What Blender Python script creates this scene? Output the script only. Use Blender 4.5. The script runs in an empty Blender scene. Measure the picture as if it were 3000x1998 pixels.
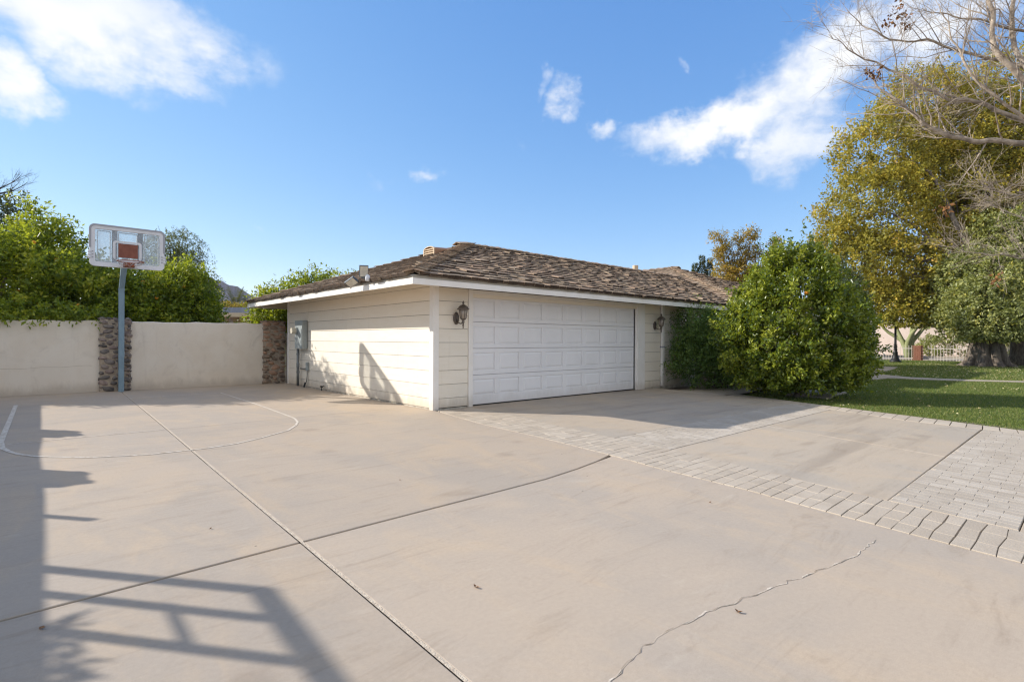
import bpy, bmesh, math, random
import numpy as np
from mathutils import Vector, Matrix, Euler

sc = bpy.context.scene
COL = sc.collection
rng = np.random.default_rng(7)
random.seed(7)

# ------------------------------------------------------------------ camera
# world axes: X along the garage front, Y along the garage side, corner of the garage at the origin
HEAD = math.radians(48.14)
CAM = np.array([-5.452, -8.274, 1.32])
RX = np.array([math.sin(HEAD), -math.cos(HEAD), 0.0])
FW = np.array([math.cos(HEAD), math.sin(HEAD), 0.0])
UP = np.array([0.0, 0.0, 1.0])
FOC, PX0, PY0 = 1543.0, 1500.0, 995.8
ROLL = math.atan(13 / 3105.0)
cr, sr = math.cos(ROLL), math.sin(ROLL)
cam_d = bpy.data.cameras.new('camera')
cam = bpy.data.objects.new('camera', cam_d)
COL.objects.link(cam)
cam_d.sensor_width = 36.0
cam_d.lens = FOC / 3000 * 36
cam_d.shift_y = -(999 - PY0) / 3000
cam_d.clip_start = 0.05
cam_d.clip_end = 12000
r_, u_ = RX * cr + UP * sr, -RX * sr + UP * cr
cam.matrix_world = Matrix(((r_[0], u_[0], -FW[0], CAM[0]), (r_[1], u_[1], -FW[1], CAM[1]),
                           (r_[2], u_[2], -FW[2], CAM[2]), (0, 0, 0, 1)))
sc.camera = cam

# ------------------------------------------------------------------ sun, sky, exposure
SUN = np.array([-1.2, 1.55, 1.0])
SUN = SUN / np.linalg.norm(SUN)
SUN_EL = math.asin(SUN[2])
SUN_ROT = math.atan2(SUN[0], SUN[1])
sl = bpy.data.lights.new('sun', 'SUN')
sl.energy = 4.2
sl.angle = math.radians(0.53)
sl.color = (1.0, 0.94, 0.85)
so = bpy.data.objects.new('sun', sl)
COL.objects.link(so)
so.rotation_euler = Vector(SUN).to_track_quat('Z', 'Y').to_euler()
so.location = (-20, 25, 30)
sc.view_settings.view_transform = 'Standard'
sc.view_settings.look = 'None'
sc.view_settings.gamma = 1.0
sc.view_settings.exposure = 0.72
sc.view_settings.use_curve_mapping = False
sc.render.engine = 'CYCLES'
sc.cycles.use_denoising = True
sc.cycles.denoising_prefilter = 'ACCURATE'
sc.cycles.denoising_input_passes = 'RGB_ALBEDO_NORMAL'
sc.cycles.pixel_filter_type = 'BLACKMAN_HARRIS'
sc.cycles.filter_width = 1.25
sc.cycles.max_bounces = 6
sc.cycles.transparent_max_bounces = 12
sc.cycles.volume_bounces = 0
sc.cycles.sample_clamp_indirect = 6.0


class NT:
    """small helper for node trees"""
    def __init__(s, tree):
        s.t = tree
        tree.nodes.clear()

    def n(s, kind, ins=None, **props):
        nd = s.t.nodes.new(kind)
        for k, v in props.items():
            setattr(nd, k, v)
        for k, v in (ins or {}).items():
            s.put(nd.inputs[k], v)
        return nd

    def put(s, sock, v):
        if hasattr(v, 'is_output') or isinstance(v, bpy.types.NodeSocket):
            s.t.links.new(v, sock)
        else:
            if isinstance(v, (tuple, list, np.ndarray)) and len(v) == 3 and sock.type == 'RGBA':
                v = (*v, 1)
            sock.default_value = v

    def m(s, op, a, b=0.0, c=None, clamp=False):
        nd = s.n('ShaderNodeMath', operation=op, use_clamp=clamp)
        s.put(nd.inputs[0], a)
        s.put(nd.inputs[1], b)
        if c is not None:
            s.put(nd.inputs[2], c)
        return nd.outputs[0]

    def vm(s, op, a, b=(0, 0, 0)):
        nd = s.n('ShaderNodeVectorMath', operation=op)
        s.put(nd.inputs[0], a)
        s.put(nd.inputs[1], b)
        return nd.outputs['Value'] if op in ('DOT_PRODUCT', 'LENGTH', 'DISTANCE') else nd.outputs[0]

    def noise(s, vec, scale, detail=4, rough=0.55, dist=0.0, dim='3D'):
        nd = s.n('ShaderNodeTexNoise', noise_dimensions=dim)
        if vec is not None:
            s.put(nd.inputs['Vector'], vec)
        nd.inputs['Scale'].default_value = scale
        nd.inputs['Detail'].default_value = detail
        nd.inputs['Roughness'].default_value = rough
        nd.inputs['Distortion'].default_value = dist
        return nd.outputs['Fac']

    def step(s, v, a, b, lo=0.0, hi=1.0):
        nd = s.n('ShaderNodeMapRange', interpolation_type='SMOOTHSTEP')
        s.put(nd.inputs['Value'], v)
        for k, q in (('From Min', a), ('From Max', b), ('To Min', lo), ('To Max', hi)):
            s.put(nd.inputs[k], q)
        return nd.outputs[0]

    def mix(s, f, a, b, mode='MIX'):
        nd = s.n('ShaderNodeMix', data_type='RGBA', blend_type=mode)
        s.put(nd.inputs['Factor'], f)
        s.put(nd.inputs['A'], a) if False else s.put(nd.inputs[6], a)
        s.put(nd.inputs[7], b)
        return nd.outputs[2]

    def ramp(s, f, stops):
        nd = s.n('ShaderNodeValToRGB')
        s.put(nd.inputs[0], f)
        e = nd.color_ramp.elements
        while len(e) < len(stops):
            e.new(0.5)
        for q, (p, c) in zip(e, stops):
            q.position = p
            q.color = (*c, 1)
        return nd.outputs[0]


def pix_ray(px, py):
    dx, dy = px - PX0, py - PY0
    x, y = dx * cr + dy * sr, -dx * sr + dy * cr
    return RX * x / FOC + FW - UP * y / FOC


world = bpy.data.worlds.new('World')
sc.world = world
world.use_nodes = True
W = NT(world.node_tree)
sky = W.n('ShaderNodeTexSky', sky_type='NISHITA', sun_disc=False, sun_elevation=SUN_EL, sun_rotation=SUN_ROT,
          altitude=350.0, air_density=0.6, dust_density=0.0, ozone_density=6.0)
dirv = W.n('ShaderNodeTexCoord').outputs['Generated']


wn = W.n('ShaderNodeTexNoise', {'Vector': dirv, 'Scale': 9.0, 'Detail': 5.0, 'Roughness': .6})
warped = W.vm('ADD', dirv, W.vm('MULTIPLY', W.vm('SUBTRACT', wn.outputs['Color'], (.5, .5, .5)), (.16, .16, .13)))


def cloud_patch(px, py, wx, wy, tilt=0.0, k=1.0):
    """soft patch of the sky around one direction; wx, wy are its half sizes as angles"""
    d = pix_ray(px, py)
    d = d / np.linalg.norm(d)
    side = np.cross(d, UP)
    side /= np.linalg.norm(side)
    up = np.cross(side, d)
    a, b = side * math.cos(tilt) + up * math.sin(tilt), -side * math.sin(tilt) + up * math.cos(tilt)
    df = W.vm('SUBTRACT', warped, tuple(d))
    x = W.m('DIVIDE', W.vm('DOT_PRODUCT', df, tuple(a)), wx)
    y = W.m('DIVIDE', W.vm('DOT_PRODUCT', df, tuple(b)), wy)
    r = W.m('SQRT', W.m('ADD', W.m('MULTIPLY', x, x), W.m('MULTIPLY', y, y)))
    return W.step(r, 0.0, 1.35, k, 0.0)


patches = [cloud_patch(300, 45, .235, .12, -.1, 1.1), cloud_patch(560, 130, .10, .09, 0, .72), cloud_patch(40, 240, .075, .055, -.5, .85),
           cloud_patch(2060, 385, .19, .062, 0.03, 1.0), cloud_patch(2420, 195, .17, .10, 0.55, .95),
           cloud_patch(2330, 390, .11, .09, 0, .85), cloud_patch(1660, 305, .04, .055, .5, .70), cloud_patch(1800, 365, .05, .035, 0.8, .72),
           cloud_patch(1590, 250, .03, .03, 0, .50), cloud_patch(1980, 215, .018, .018, 0, .52), cloud_patch(1095, 540, .055, .035, .4, .52),
           cloud_patch(1250, 495, .055, .022, -.1, .52), cloud_patch(735, 650, .035, .02, 0, .46), cloud_patch(2760, 60, .14, .10, 0, .75),
           cloud_patch(1500, 440, .06, .03, 0, .33)]
mask = patches[0]
for p in patches[1:]:
    mask = W.m('MAXIMUM', mask, p)
flat = W.vm('MULTIPLY', dirv, (1, 1, 1.7))
# broken cloud, heavier than ahead, added overhead and behind as neutral shadow fill
behind = W.step(W.noise(flat, 1.5, 2, .5), .34, .54, 0, 1.25)
fill_cloud_gate = W.step(W.vm('DOT_PRODUCT', dirv, tuple(FW)), .25, -.15)
mask = W.m('MAXIMUM', mask, W.m('MULTIPLY', W.m('MULTIPLY', behind, fill_cloud_gate), W.step(W.n('ShaderNodeSeparateXYZ', {0: dirv}).outputs[2], .10, .30)))
f1 = W.noise(flat, 6.5, 7, .58, .25)
f2 = W.noise(flat, 19.0, 6, .62, .4)
fb = W.m('ADD', W.m('MULTIPLY', f1, .68), W.m('MULTIPLY', f2, .32))
dens = W.m('ADD', mask, W.m('MULTIPLY', W.m('SUBTRACT', fb, .5), 1.9))
cov = W.m('MULTIPLY', W.step(dens, .28, 1.02), W.step(mask, .04, .30))
shade = W.step(W.m('ADD', W.noise(flat, 4.3, 4, .5), W.m('MULTIPLY', dens, .25)), .42, .85)
ccol = W.mix(shade, (3.3, 3.6, 4.1), (4.4, 4.4, 4.4))
sp = W.n('ShaderNodeSeparateColor', {0: sky.outputs[0]})
skyc = W.n('ShaderNodeCombineColor', {0: W.m('MULTIPLY', W.m('POWER', sp.outputs[0], 1.0), 1.6), 1: W.m('MULTIPLY', W.m('POWER', sp.outputs[1], .68), 1.62),
                                      2: W.m('MULTIPLY', W.m('POWER', sp.outputs[2], .37), 2.4)}).outputs[0]
W.n('ShaderNodeOutputWorld', {'Surface': W.n('ShaderNodeBackground', {'Color': W.mix(cov, skyc, ccol), 'Strength': 0.15}).outputs[0]})


# ------------------------------------------------------------------ helpers
def nrm(v):
    v = np.asarray(v, float)
    return v / (np.linalg.norm(v, axis=-1, keepdims=True) + 1e-12)


def at(px, py, d):
    """the point at forward distance d metres seen at photograph pixel (px, py)"""
    return CAM + pix_ray(px, py) * d


def on_plane(px, py, n, c):
    r = pix_ray(px, py)
    n = np.asarray(n, float)
    return CAM + r * ((c - n @ CAM) / (n @ r))


def tag(o, label=None, cat=None, group=None, kind=None):
    if label:
        o['label'] = label
    if cat:
        o['category'] = cat
    if group:
        o['group'] = group
    if kind:
        o['kind'] = kind
    return o


def thing(name, label, cat, loc=(0, 0, 0), group=None, kind=None):
    o = bpy.data.objects.new(name, None)
    o.empty_display_size = 0.2
    COL.objects.link(o)
    o.location = loc
    return tag(o, label, cat, group, kind)


def origin(o):
    p = np.zeros(3)
    while o is not None:
        p += np.array(o.location)
        o = o.parent
    return p


def mesh_np(name, V, F, mats, rnd=None, smooth=False):
    """V (n,3), F (m,3) or (m,4)"""
    me = bpy.data.meshes.new(name)
    V = np.asarray(V, np.float32)
    F = np.asarray(F, np.int32)
    k = F.shape[1]
    me.vertices.add(len(V))
    me.vertices.foreach_set('co', V.ravel())
    me.loops.add(F.size)
    me.loops.foreach_set('vertex_index', F.ravel())
    me.polygons.add(len(F))
    me.polygons.foreach_set('loop_start', np.arange(0, F.size, k, dtype=np.int32))
    me.polygons.foreach_set('loop_total', np.full(len(F), k, np.int32))
    if smooth:
        me.polygons.foreach_set('use_smooth', np.ones(len(F), bool))
    if rnd is not None:
        a = me.attributes.new('rnd', 'FLOAT', 'FACE')
        a.data.foreach_set('value', np.asarray(rnd, np.float32))
    me.update(calc_edges=True)
    me.materials.append(mats)
    return me


def link(name, me, parent=None, loc=None):
    o = bpy.data.objects.new(name, me)
    COL.objects.link(o)
    if parent is not None:
        o.parent = parent
    if loc is not None:
        o.location = loc
    return o


class MB:
    def __init__(s):
        s.v, s.f, s.r = [], [], []
        s.cur = 0.0

    def add(s, vs, fs):
        b = len(s.v)
        s.v += [tuple(map(float, p)) for p in vs]
        s.f += [tuple(b + i for i in f) for f in fs]
        s.r += [s.cur] * len(fs)
        return s

    def hexa(s, p):
        return s.add(p, [(3, 2, 1, 0), (4, 5, 6, 7), (0, 1, 5, 4), (1, 2, 6, 5), (2, 3, 7, 6), (3, 0, 4, 7)])

    def box(s, x0, x1, y0, y1, z0, z1):
        return s.hexa([(x0, y0, z0), (x1, y0, z0), (x1, y1, z0), (x0, y1, z0),
                       (x0, y0, z1), (x1, y0, z1), (x1, y1, z1), (x0, y1, z1)])

    def obox(s, c, a, b, d):
        """oriented box: centre and three half axes"""
        c, a, b, d = map(np.asarray, (c, a, b, d))
        return s.hexa([c - a - b - d, c + a - b - d, c + a + b - d, c - a + b - d,
                       c - a - b + d, c + a - b + d, c + a + b + d, c - a + b + d])

    def prism(s, poly, z0, z1):
        n = len(poly)
        ar = sum(poly[i][0] * poly[(i + 1) % n][1] - poly[(i + 1) % n][0] * poly[i][1] for i in range(n))
        if ar < 0:
            poly = poly[::-1]
        vs = [(x, y, z0) for x, y in poly] + [(x, y, z1) for x, y in poly]
        fs = [tuple(range(n))[::-1], tuple(range(n, 2 * n))] + [(i, (i + 1) % n, n + (i + 1) % n, n + i) for i in range(n)]
        return s.add(vs, fs)

    def tube(s, pts, rad, n=8, cap=True):
        pts = [np.asarray(p, float) for p in pts]
        if not hasattr(rad, '__len__'):
            rad = [rad] * len(pts)
        vs, fs = [], []
        prev = None
        for i, p in enumerate(pts):
            t = nrm(pts[min(i + 1, len(pts) - 1)] - pts[max(i - 1, 0)])
            if prev is None:
                a = np.cross(t, (0, 0, 1) if abs(t[2]) < .9 else (1, 0, 0))
            else:
                a = prev - t * (prev @ t)
            a = nrm(a)
            prev = a
            b = np.cross(t, a)
            for k in range(n):
                q = 2 * math.pi * k / n
                vs.append(p + (a * math.cos(q) + b * math.sin(q)) * rad[i])
        for i in range(len(pts) - 1):
            for k in range(n):
                fs.append((i * n + k, i * n + (k + 1) % n, (i + 1) * n + (k + 1) % n, (i + 1) * n + k))
        if cap:
            fs.append(tuple(range(n))[::-1])
            fs.append(tuple(range((len(pts) - 1) * n, len(pts) * n)))
        return s.add(vs, fs)

    def lathe(s, prof, c, n=16, ax=2, sx=1.0, sy=1.0):
        vs, fs = [], []
        for r, h in prof:
            for k in range(n):
                q = 2 * math.pi * k / n
                x, y = r * math.cos(q) * sx, r * math.sin(q) * sy
                p = (x, y, h) if ax == 2 else ((h, x, y) if ax == 0 else (x, h, y))
                vs.append(np.asarray(c) + p)
        m = len(prof)
        for i in range(m - 1):
            for k in range(n):
                fs.append((i * n + k, i * n + (k + 1) % n, (i + 1) * n + (k + 1) % n, (i + 1) * n + k))
        fs.append(tuple(range(n))[::-1])
        fs.append(tuple(range((m - 1) * n, m * n)))
        if ax == 1:
            fs = [f[::-1] for f in fs]
        return s.add(vs, fs)

    def ribbon(s, pts, w, z, thick=0.0):
        """flat strip along a ground polyline"""
        pts = [np.asarray(p[:2], float) for p in pts]
        ws = w if hasattr(w, '__len__') else [w] * len(pts)
        vs, fs = [], []
        for i, p in enumerate(pts):
            t = nrm(pts[min(i + 1, len(pts) - 1)] - pts[max(i - 1, 0)])
            q = np.array([-t[1], t[0]]) * ws[i] / 2
            vs += [(*(p + q), z), (*(p - q), z)]
        for i in range(len(pts) - 1):
            fs.append((2 * i, 2 * i + 1, 2 * i + 3, 2 * i + 2))
        return s.add(vs, fs)

    def build(s, name, mat, parent=None, smooth=False, bevel=0.0, label=None):
        o_ = origin(parent) if parent is not None else np.zeros(3)
        me = bpy.data.meshes.new(name)
        me.from_pydata([tuple(np.asarray(p) - o_) for p in s.v], [], s.f)
        if any(s.r):
            a = me.attributes.new('rnd', 'FLOAT', 'FACE')
            a.data.foreach_set('value', np.asarray(s.r, np.float32))
        if smooth:
            for p in me.polygons:
                p.use_smooth = True
        me.materials.append(mat)
        me.update()
        o = link(name, me, parent)
        if bevel:
            b = o.modifiers.new('bevel', 'BEVEL')
            b.width = bevel
            b.segments = 2
            b.limit_method = 'ANGLE'
            b.harden_normals = False
        if smooth:
            pass
        if label:
            o['label'] = label
        return o


# ------------------------------------------------------------------ materials
MATS = {}


def mat(name, c1, c2=None, scale=6.0, rough=0.7, bump=0.0, bscale=80.0, rand=0.0, spec=0.3, metal=0.0, c3=None, stretch=(1, 1, 1),
        lo=.35, hi=.65, attr=False, dirt=None, base=None, streak=None):
    if name in MATS:
        return MATS[name]
    m = bpy.data.materials.new(name)
    m.use_nodes = True
    T = NT(m.node_tree)
    pos = T.n('ShaderNodeNewGeometry').outputs['Position']
    vec = T.vm('MULTIPLY', pos, stretch)
    oi = T.n('ShaderNodeObjectInfo').outputs['Random']
    vec = T.vm('ADD', vec, T.n('ShaderNodeCombineXYZ', {0: T.m('MULTIPLY', oi, 37.0), 1: T.m('MULTIPLY', oi, 11.0)}).outputs[0]) if rand else vec
    col = c1
    if c2 is not None:
        col = T.mix(T.step(T.noise(vec, scale, 5, .6, .3), lo, hi), c1, c2)
    if c3 is not None:
        r = oi
        if attr:
            r = T.m('FRACT', T.m('ADD', T.m('MULTIPLY', oi, 7.31), T.n('ShaderNodeAttribute', attribute_name='rnd').outputs['Fac']))
        col = T.mix(T.step(r, .25, .95), col, T.mix(.5, col, c3))
    if rand:
        r = oi
        if attr:
            r = T.m('FRACT', T.m('ADD', oi, T.n('ShaderNodeAttribute', attribute_name='rnd').outputs['Fac']))
        col = T.n('ShaderNodeHueSaturation', {'Value': T.m('ADD', 1 - rand / 2, T.m('MULTIPLY', r, rand)), 'Color': col}).outputs[0]
    if dirt is not None:
        col = T.mix(T.m('MULTIPLY', T.step(T.noise(pos, 2.6, 6, .68, .8), .52, .74), .55), col, dirt)
    if base is not None:      # splash and dust above the ground line
        z = T.n('ShaderNodeSeparateXYZ', {0: pos}).outputs[2]
        hgt = T.m('ADD', z, T.m('MULTIPLY', T.m('SUBTRACT', T.noise(T.vm('MULTIPLY', pos, (1, 1, .35)), 5, 6, .7), .5), .45))
        col = T.mix(T.m('MULTIPLY', T.step(hgt, .02, .30, 1, 0), base[0]), col, base[1])
    if streak is not None:    # rain streaks
        sn = T.noise(T.vm('MULTIPLY', pos, (9, 9, .5)), 1.0, 5, .65, .2)
        col = T.mix(T.m('MULTIPLY', T.m('MULTIPLY', T.step(sn, .54, .74), T.step(T.noise(pos, .9, 3, .5), .42, .62)), streak[0]), col, streak[1])
    ins = {'Base Color': col, 'Roughness': rough, 'Metallic': metal, 'Specular IOR Level': spec}
    if bump:
        ins['Normal'] = T.n('ShaderNodeBump', {'Strength': bump, 'Distance': 0.02, 'Height': T.noise(vec, bscale, 4, .6)}).outputs[0]
    p = T.n('ShaderNodeBsdfPrincipled', ins)
    T.n('ShaderNodeOutputMaterial', {'Surface': p.outputs[0]})
    MATS[name] = m
    return m


def leaf_mat(name, stops, trans=0.3, rough=0.42, spec=0.45, tcol=(.55, .58, .03)):
    m = bpy.data.materials.new(name)
    m.use_nodes = True
    T = NT(m.node_tree)
    a = T.n('ShaderNodeAttribute', attribute_name='rnd').outputs['Fac']
    col = T.ramp(a, stops)
    p = T.n('ShaderNodeBsdfPrincipled', {'Base Color': col, 'Roughness': rough, 'Specular IOR Level': spec})
    tl = T.n('ShaderNodeBsdfTranslucent', {'Color': T.mix(.45, col, tcol, 'MIX')})
    mx = T.n('ShaderNodeMixShader', {0: trans, 1: p.outputs[0], 2: tl.outputs[0]})
    T.n('ShaderNodeOutputMaterial', {'Surface': mx.outputs[0]})
    return m


def concrete_mat(name, tan, grey, warm, stain=(.22, .165, .115), tyre=0.0):
    m = bpy.data.materials.new(name)
    m.use_nodes = True
    T = NT(m.node_tree)
    pos = T.n('ShaderNodeNewGeometry').outputs['Position']
    big = T.noise(pos, .55, 5, .6, .6)
    mid = T.noise(T.vm('MULTIPLY', pos, (1.0, .45, 1)), 1.7, 6, .65, .8)
    swirl = T.noise(T.vm('MULTIPLY', pos, (.5, 2.2, 1)), 2.3, 7, .7, 1.4)
    fine = T.noise(pos, 38, 5, .7)
    grit = T.noise(pos, 210, 3, .6)
    oi = T.n('ShaderNodeObjectInfo').outputs['Random']
    c = T.mix(T.step(big, .40, .62), tan, grey)
    c = T.mix(T.m('MULTIPLY', T.step(mid, .46, .72), .8), c, warm)
    c = T.mix(T.m('MULTIPLY', T.step(swirl, .50, .78), .42), c, stain)
    c = T.mix(T.m('MULTIPLY', T.step(T.noise(T.vm('MULTIPLY', pos, (.6, 1.5, 1)), 3.1, 6, .7, 1.0), .56, .80), .38), c, (.50, .43, .35))
    # trowel and drag marks: thin arcs, and a few drips
    arc = T.noise(T.vm('MULTIPLY', T.vm('ADD', pos, T.n('ShaderNodeTexNoise', {'Vector': pos, 'Scale': .35, 'Detail': 2.0}).outputs['Color']), (2.2, 26, 1)), .9, 4, .65, .6)
    c = T.mix(T.m('MULTIPLY', T.step(arc, .60, .78), T.step(T.noise(pos, .8, 3, .5), .45, .65, 0, .12)), c, (.50, .43, .35))
    c = T.mix(T.m('MULTIPLY', T.step(arc, .40, .24), T.step(T.noise(pos, .9, 3, .5), .45, .62, 0, .10)), c, stain)
    dv = T.n('ShaderNodeTexVoronoi', {'Vector': T.vm('ADD', pos, (.3, .7, 0)), 'Scale': .8, 'Randomness': 1.0}).outputs['Distance']
    c = T.mix(T.m('MULTIPLY', T.step(T.m('ADD', dv, T.m('MULTIPLY', T.noise(pos, 9, 4, .6), .12)), .08, .20, 1, 0), .30), c, (.17, .13, .10))
    c = T.n('ShaderNodeHueSaturation', {'Value': T.m('ADD', .955, T.m('MULTIPLY', oi, .09)), 'Color': c}).outputs[0]
    v = T.m('ADD', T.m('MULTIPLY', T.step(fine, .3, .7), .08), T.m('MULTIPLY', T.step(grit, .25, .75), .16))
    c = T.mix(1.0, c, T.n('ShaderNodeCombineColor', {0: T.m('ADD', v, .88), 1: T.m('ADD', v, .88), 2: T.m('ADD', v, .88)}).outputs[0], 'MULTIPLY')
    if tyre:
        ty = T.noise(T.vm('MULTIPLY', pos, (.22, 1.9, 1)), 1.15, 5, .6, .3)
        c = T.mix(T.m('MULTIPLY', T.step(ty, .50, .70), tyre), c, (.17, .135, .105))
    # dark specks and spots
    vor = T.n('ShaderNodeTexVoronoi', {'Vector': pos, 'Scale': 2.1}).outputs['Distance']
    c = T.mix(T.m('MULTIPLY', T.step(vor, .012, .022, 1, 0), .7), c, (.06, .05, .04))
    h = T.m('ADD', T.m('MULTIPLY', fine, .5), T.m('MULTIPLY', grit, .3))
    b = T.n('ShaderNodeBump', {'Strength': .22, 'Distance': .006, 'Height': h}).outputs[0]
    p = T.n('ShaderNodeBsdfPrincipled', {'Base Color': c, 'Roughness': T.m('ADD', .62, T.m('MULTIPLY', big, .2)), 'Specular IOR Level': .3, 'Normal': b})
    T.n('ShaderNodeOutputMaterial', {'Surface': p.outputs[0]})
    return m


M_CONC = concrete_mat('concrete', (.405, .330, .256), (.360, .304, .248), (.440, .343, .246))
M_CONC2 = concrete_mat('driveway concrete', (.410, .338, .260), (.365, .315, .258), (.440, .350, .254), tyre=.34)
M_PAVER = mat('stamped concrete', (.385, .325, .258), (.455, .39, .315), 2.2, .8, .2, 60, rand=.10, c3=(.39, .325, .255), attr=True, dirt=(.37, .31, .245))
M_PAVER2 = mat('stamped concrete worn', (.365, .312, .252), (.455, .40, .335), 1.4, .8, .2, 60, rand=.06, c3=(.35, .295, .235), attr=True, dirt=(.35, .305, .25))
M_DIRT = mat('joint dirt', (.075, .06, .045), (.13, .105, .08), 18, .95, .6, 60)
M_SAND = mat('sandy joint', (.56, .48, .38), (.44, .36, .28), 25, .95, .5, 90)
M_LIGHTJ = mat('light joint sealant', (.60, .53, .43), (.46, .40, .32), 14, .85)
M_PAINT = mat('court paint', (.62, .57, .50), (.42, .345, .265), 19, .8, lo=.40, hi=.66)
M_CHIP = mat('crack chips', (.66, .59, .50), (.45, .38, .30), 60, .9)
M_SIDING = mat('cream siding paint', (.78, .705, .585), (.80, .73, .62), 2.5, .55, .12, 120, rand=.06, stretch=(1, 1, 6), base=(.55, (.42, .34, .25)), streak=(.16, (.50, .42, .32)))
M_TRIM = mat('white trim paint', (.83, .79, .74), (.79, .75, .69), 3.0, .5, .05, 90, base=(.45, (.42, .35, .27)), streak=(.15, (.55, .48, .40)))
M_DOOR = mat('white door paint', (.81, .79, .78), (.78, .76, .75), 1.5, .45, .04, 150, base=(.40, (.50, .45, .40)), streak=(.13, (.60, .56, .52)))
M_SOFFIT = mat('soffit paint', (.66, .57, .42), (.62, .52, .38), 3, .7)
M_DRIP = mat('tan grey fascia board', (.46, .42, .35), (.40, .36, .30), 4, .7, .1, 60)  # tan-grey strip above the white fascia
M_SHEATH = mat('shadow dark sheathing', (.09, .07, .05), None, 5, .95)  # wall core coloured dark so the lap gaps read as shadow lines
M_FOUND = mat('painted footing', (.60, .55, .46), (.42, .36, .28), 7, .85, .5, 40)
M_BUTT = mat('shaded shake end grain', (.075, .050, .034), (.05, .034, .024), 8, .95, .4, 60, rand=.5)  # end grain tone, with the shade on the butts painted in
M_SHAKE = mat('weathered cedar shake', (.215, .16, .11), (.36, .275, .19), 3.0, .9, .8, 45, rand=.55, c3=(.40, .26, .175), attr=True, stretch=(2, 2, 2))
M_DECK = mat('roof underlay', (.05, .04, .03), None, 4, .95)
M_FLASH = mat('white valley flashing', (.62, .60, .56), (.35, .30, .25), 9, .5)
M_VENT = mat('tan roof vent metal', (.36, .20, .115), (.30, .165, .095), 8, .5)
M_VENTL = mat('tan vent louver', (.62, .47, .31), None, 8, .55)
M_STUCCO = mat('stucco wall', (.69, .605, .495), (.73, .66, .56), 1.1, .85, .35, 140, dirt=(.55, .48, .40), base=(.55, (.40, .33, .26)), streak=(.28, (.50, .43, .35)))
M_STUCCO2 = mat('far stucco', (.58, .49, .44), (.52, .44, .39), 1, .9)
M_MORTAR = mat('mortar', (.40, .325, .245), (.30, .24, .18), 14, .95, .7, 50)
M_STONE = mat('river stone', (.245, .215, .19), (.125, .113, .105), 9, .85, .5, 40, rand=.9, c3=(.20, .125, .10), dirt=(.30, .27, .23))
M_STONE2 = mat('warm fieldstone', (.33, .24, .17), (.19, .145, .105), 9, .85, .5, 40, rand=.8, c3=(.33, .17, .10))
M_POLE = mat('blue grey pole paint', (.20, .285, .34), (.175, .25, .30), 5, .5, .05, 60)
M_WHITEPL = mat('white plastic', (.66, .67, .70), (.60, .61, .63), 4, .45)
M_GREYPL = mat('grey plastic', (.32, .33, .36), None, 4, .5)
M_DARKBAR = mat('dark steel bar', (.085, .085, .095), None, 4, .5)
M_RUST = mat('faded red target', (.235, .085, .055), (.185, .065, .042), 8, .6)
M_RIM = mat('rusty orange rim', (.36, .115, .055), (.22, .075, .04), 30, .6, .3, 100)
M_NET = mat('net cord', (.55, .54, .5), None, 4, .9)
M_METER = mat('grey electric box paint', (.30, .335, .335), (.27, .30, .30), 4, .45)
M_CONDUIT = mat('galvanised conduit', (.22, .235, .235), (.16, .17, .17), 9, .4, metal=.4)
M_BLACK = mat('black metal', (.018, .018, .018), None, 4, .5)
M_BRONZE = mat('weathered bronze', (.115, .095, .08), (.17, .14, .115), 30, .45, .2, 80, metal=.3)
M_FROST = mat('frosted lamp glass', (.38, .32, .26), (.30, .25, .20), 12, .25, spec=.5)
M_CASTAL = mat('light housing metal', (.10, .11, .12), None, 4, .4, metal=.4)
M_LEDG = mat('flood lens', (.62, .58, .47), (.5, .46, .38), 12, .3)
M_BARK = mat('grey bark', (.20, .165, .13), (.10, .08, .065), 5, .95, 1.0, 14, stretch=(2, 2, .5))
M_BARKB = mat('bare branch bark', (.46, .385, .305), (.24, .195, .155), 7, .9, .6, 30)
M_BARKD = mat('dark bark', (.075, .06, .048), (.04, .033, .028), 6, .95, .8, 20)
M_PALOV = mat('green bark', (.26, .27, .13), (.2, .22, .1), 6, .8)
M_PATH = mat('walkway concrete', (.40, .335, .26), (.34, .29, .23), 2, .85, .3, 60, dirt=(.26, .21, .16))
M_SOIL = mat('ground soil', (.10, .075, .05), (.16, .125, .09), 3, .95, .6, 30)
M_ROAD = mat('asphalt', (.075, .078, .085), (.06, .06, .065), 3, .9)
M_DESERT = mat('desert dirt', (.36, .25, .17), (.30, .21, .145), .6, .95)
M_IRON = mat('white painted iron', (.52, .48, .43), None, 4, .5)
M_BRICK = mat('brick pillar', (.23, .075, .045), (.30, .16, .11), 22, .9, .6, 50)
M_DARKROOF = mat('dark roof tile', (.052, .056, .070), (.035, .037, .046), 5, .7, rand=.4)
M_BEIGE = mat('beige patio paint', (.66, .53, .37), (.62, .49, .34), 3, .7)
M_ORANGE = mat('orange fruit', (.72, .26, .02), (.78, .34, .03), 20, .45)
M_ROCK = mat('reddish boulder', (.17, .085, .06), (.12, .07, .055), 5, .9, .6, 12)
M_MTN = mat('desert mountain', (.135, .105, .10), (.085, .07, .07), .03, .95)
M_DRY = mat('dry brown leaf', (.26, .12, .035), (.14, .065, .025), 30, .7)
M_GLASSD = mat('dark window glass', (.012, .013, .015), None, 4, .08, spec=.6)

# ------------------------------------------------------------------ the ground
g = MB().add([(-2600, -2600, -.09), (2600, -2600, -.09), (2600, 2600, -.09), (-2600, 2600, -.09)], [(0, 1, 2, 3)]).build('ground', M_DESERT)
tag(g, kind='structure')


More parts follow.
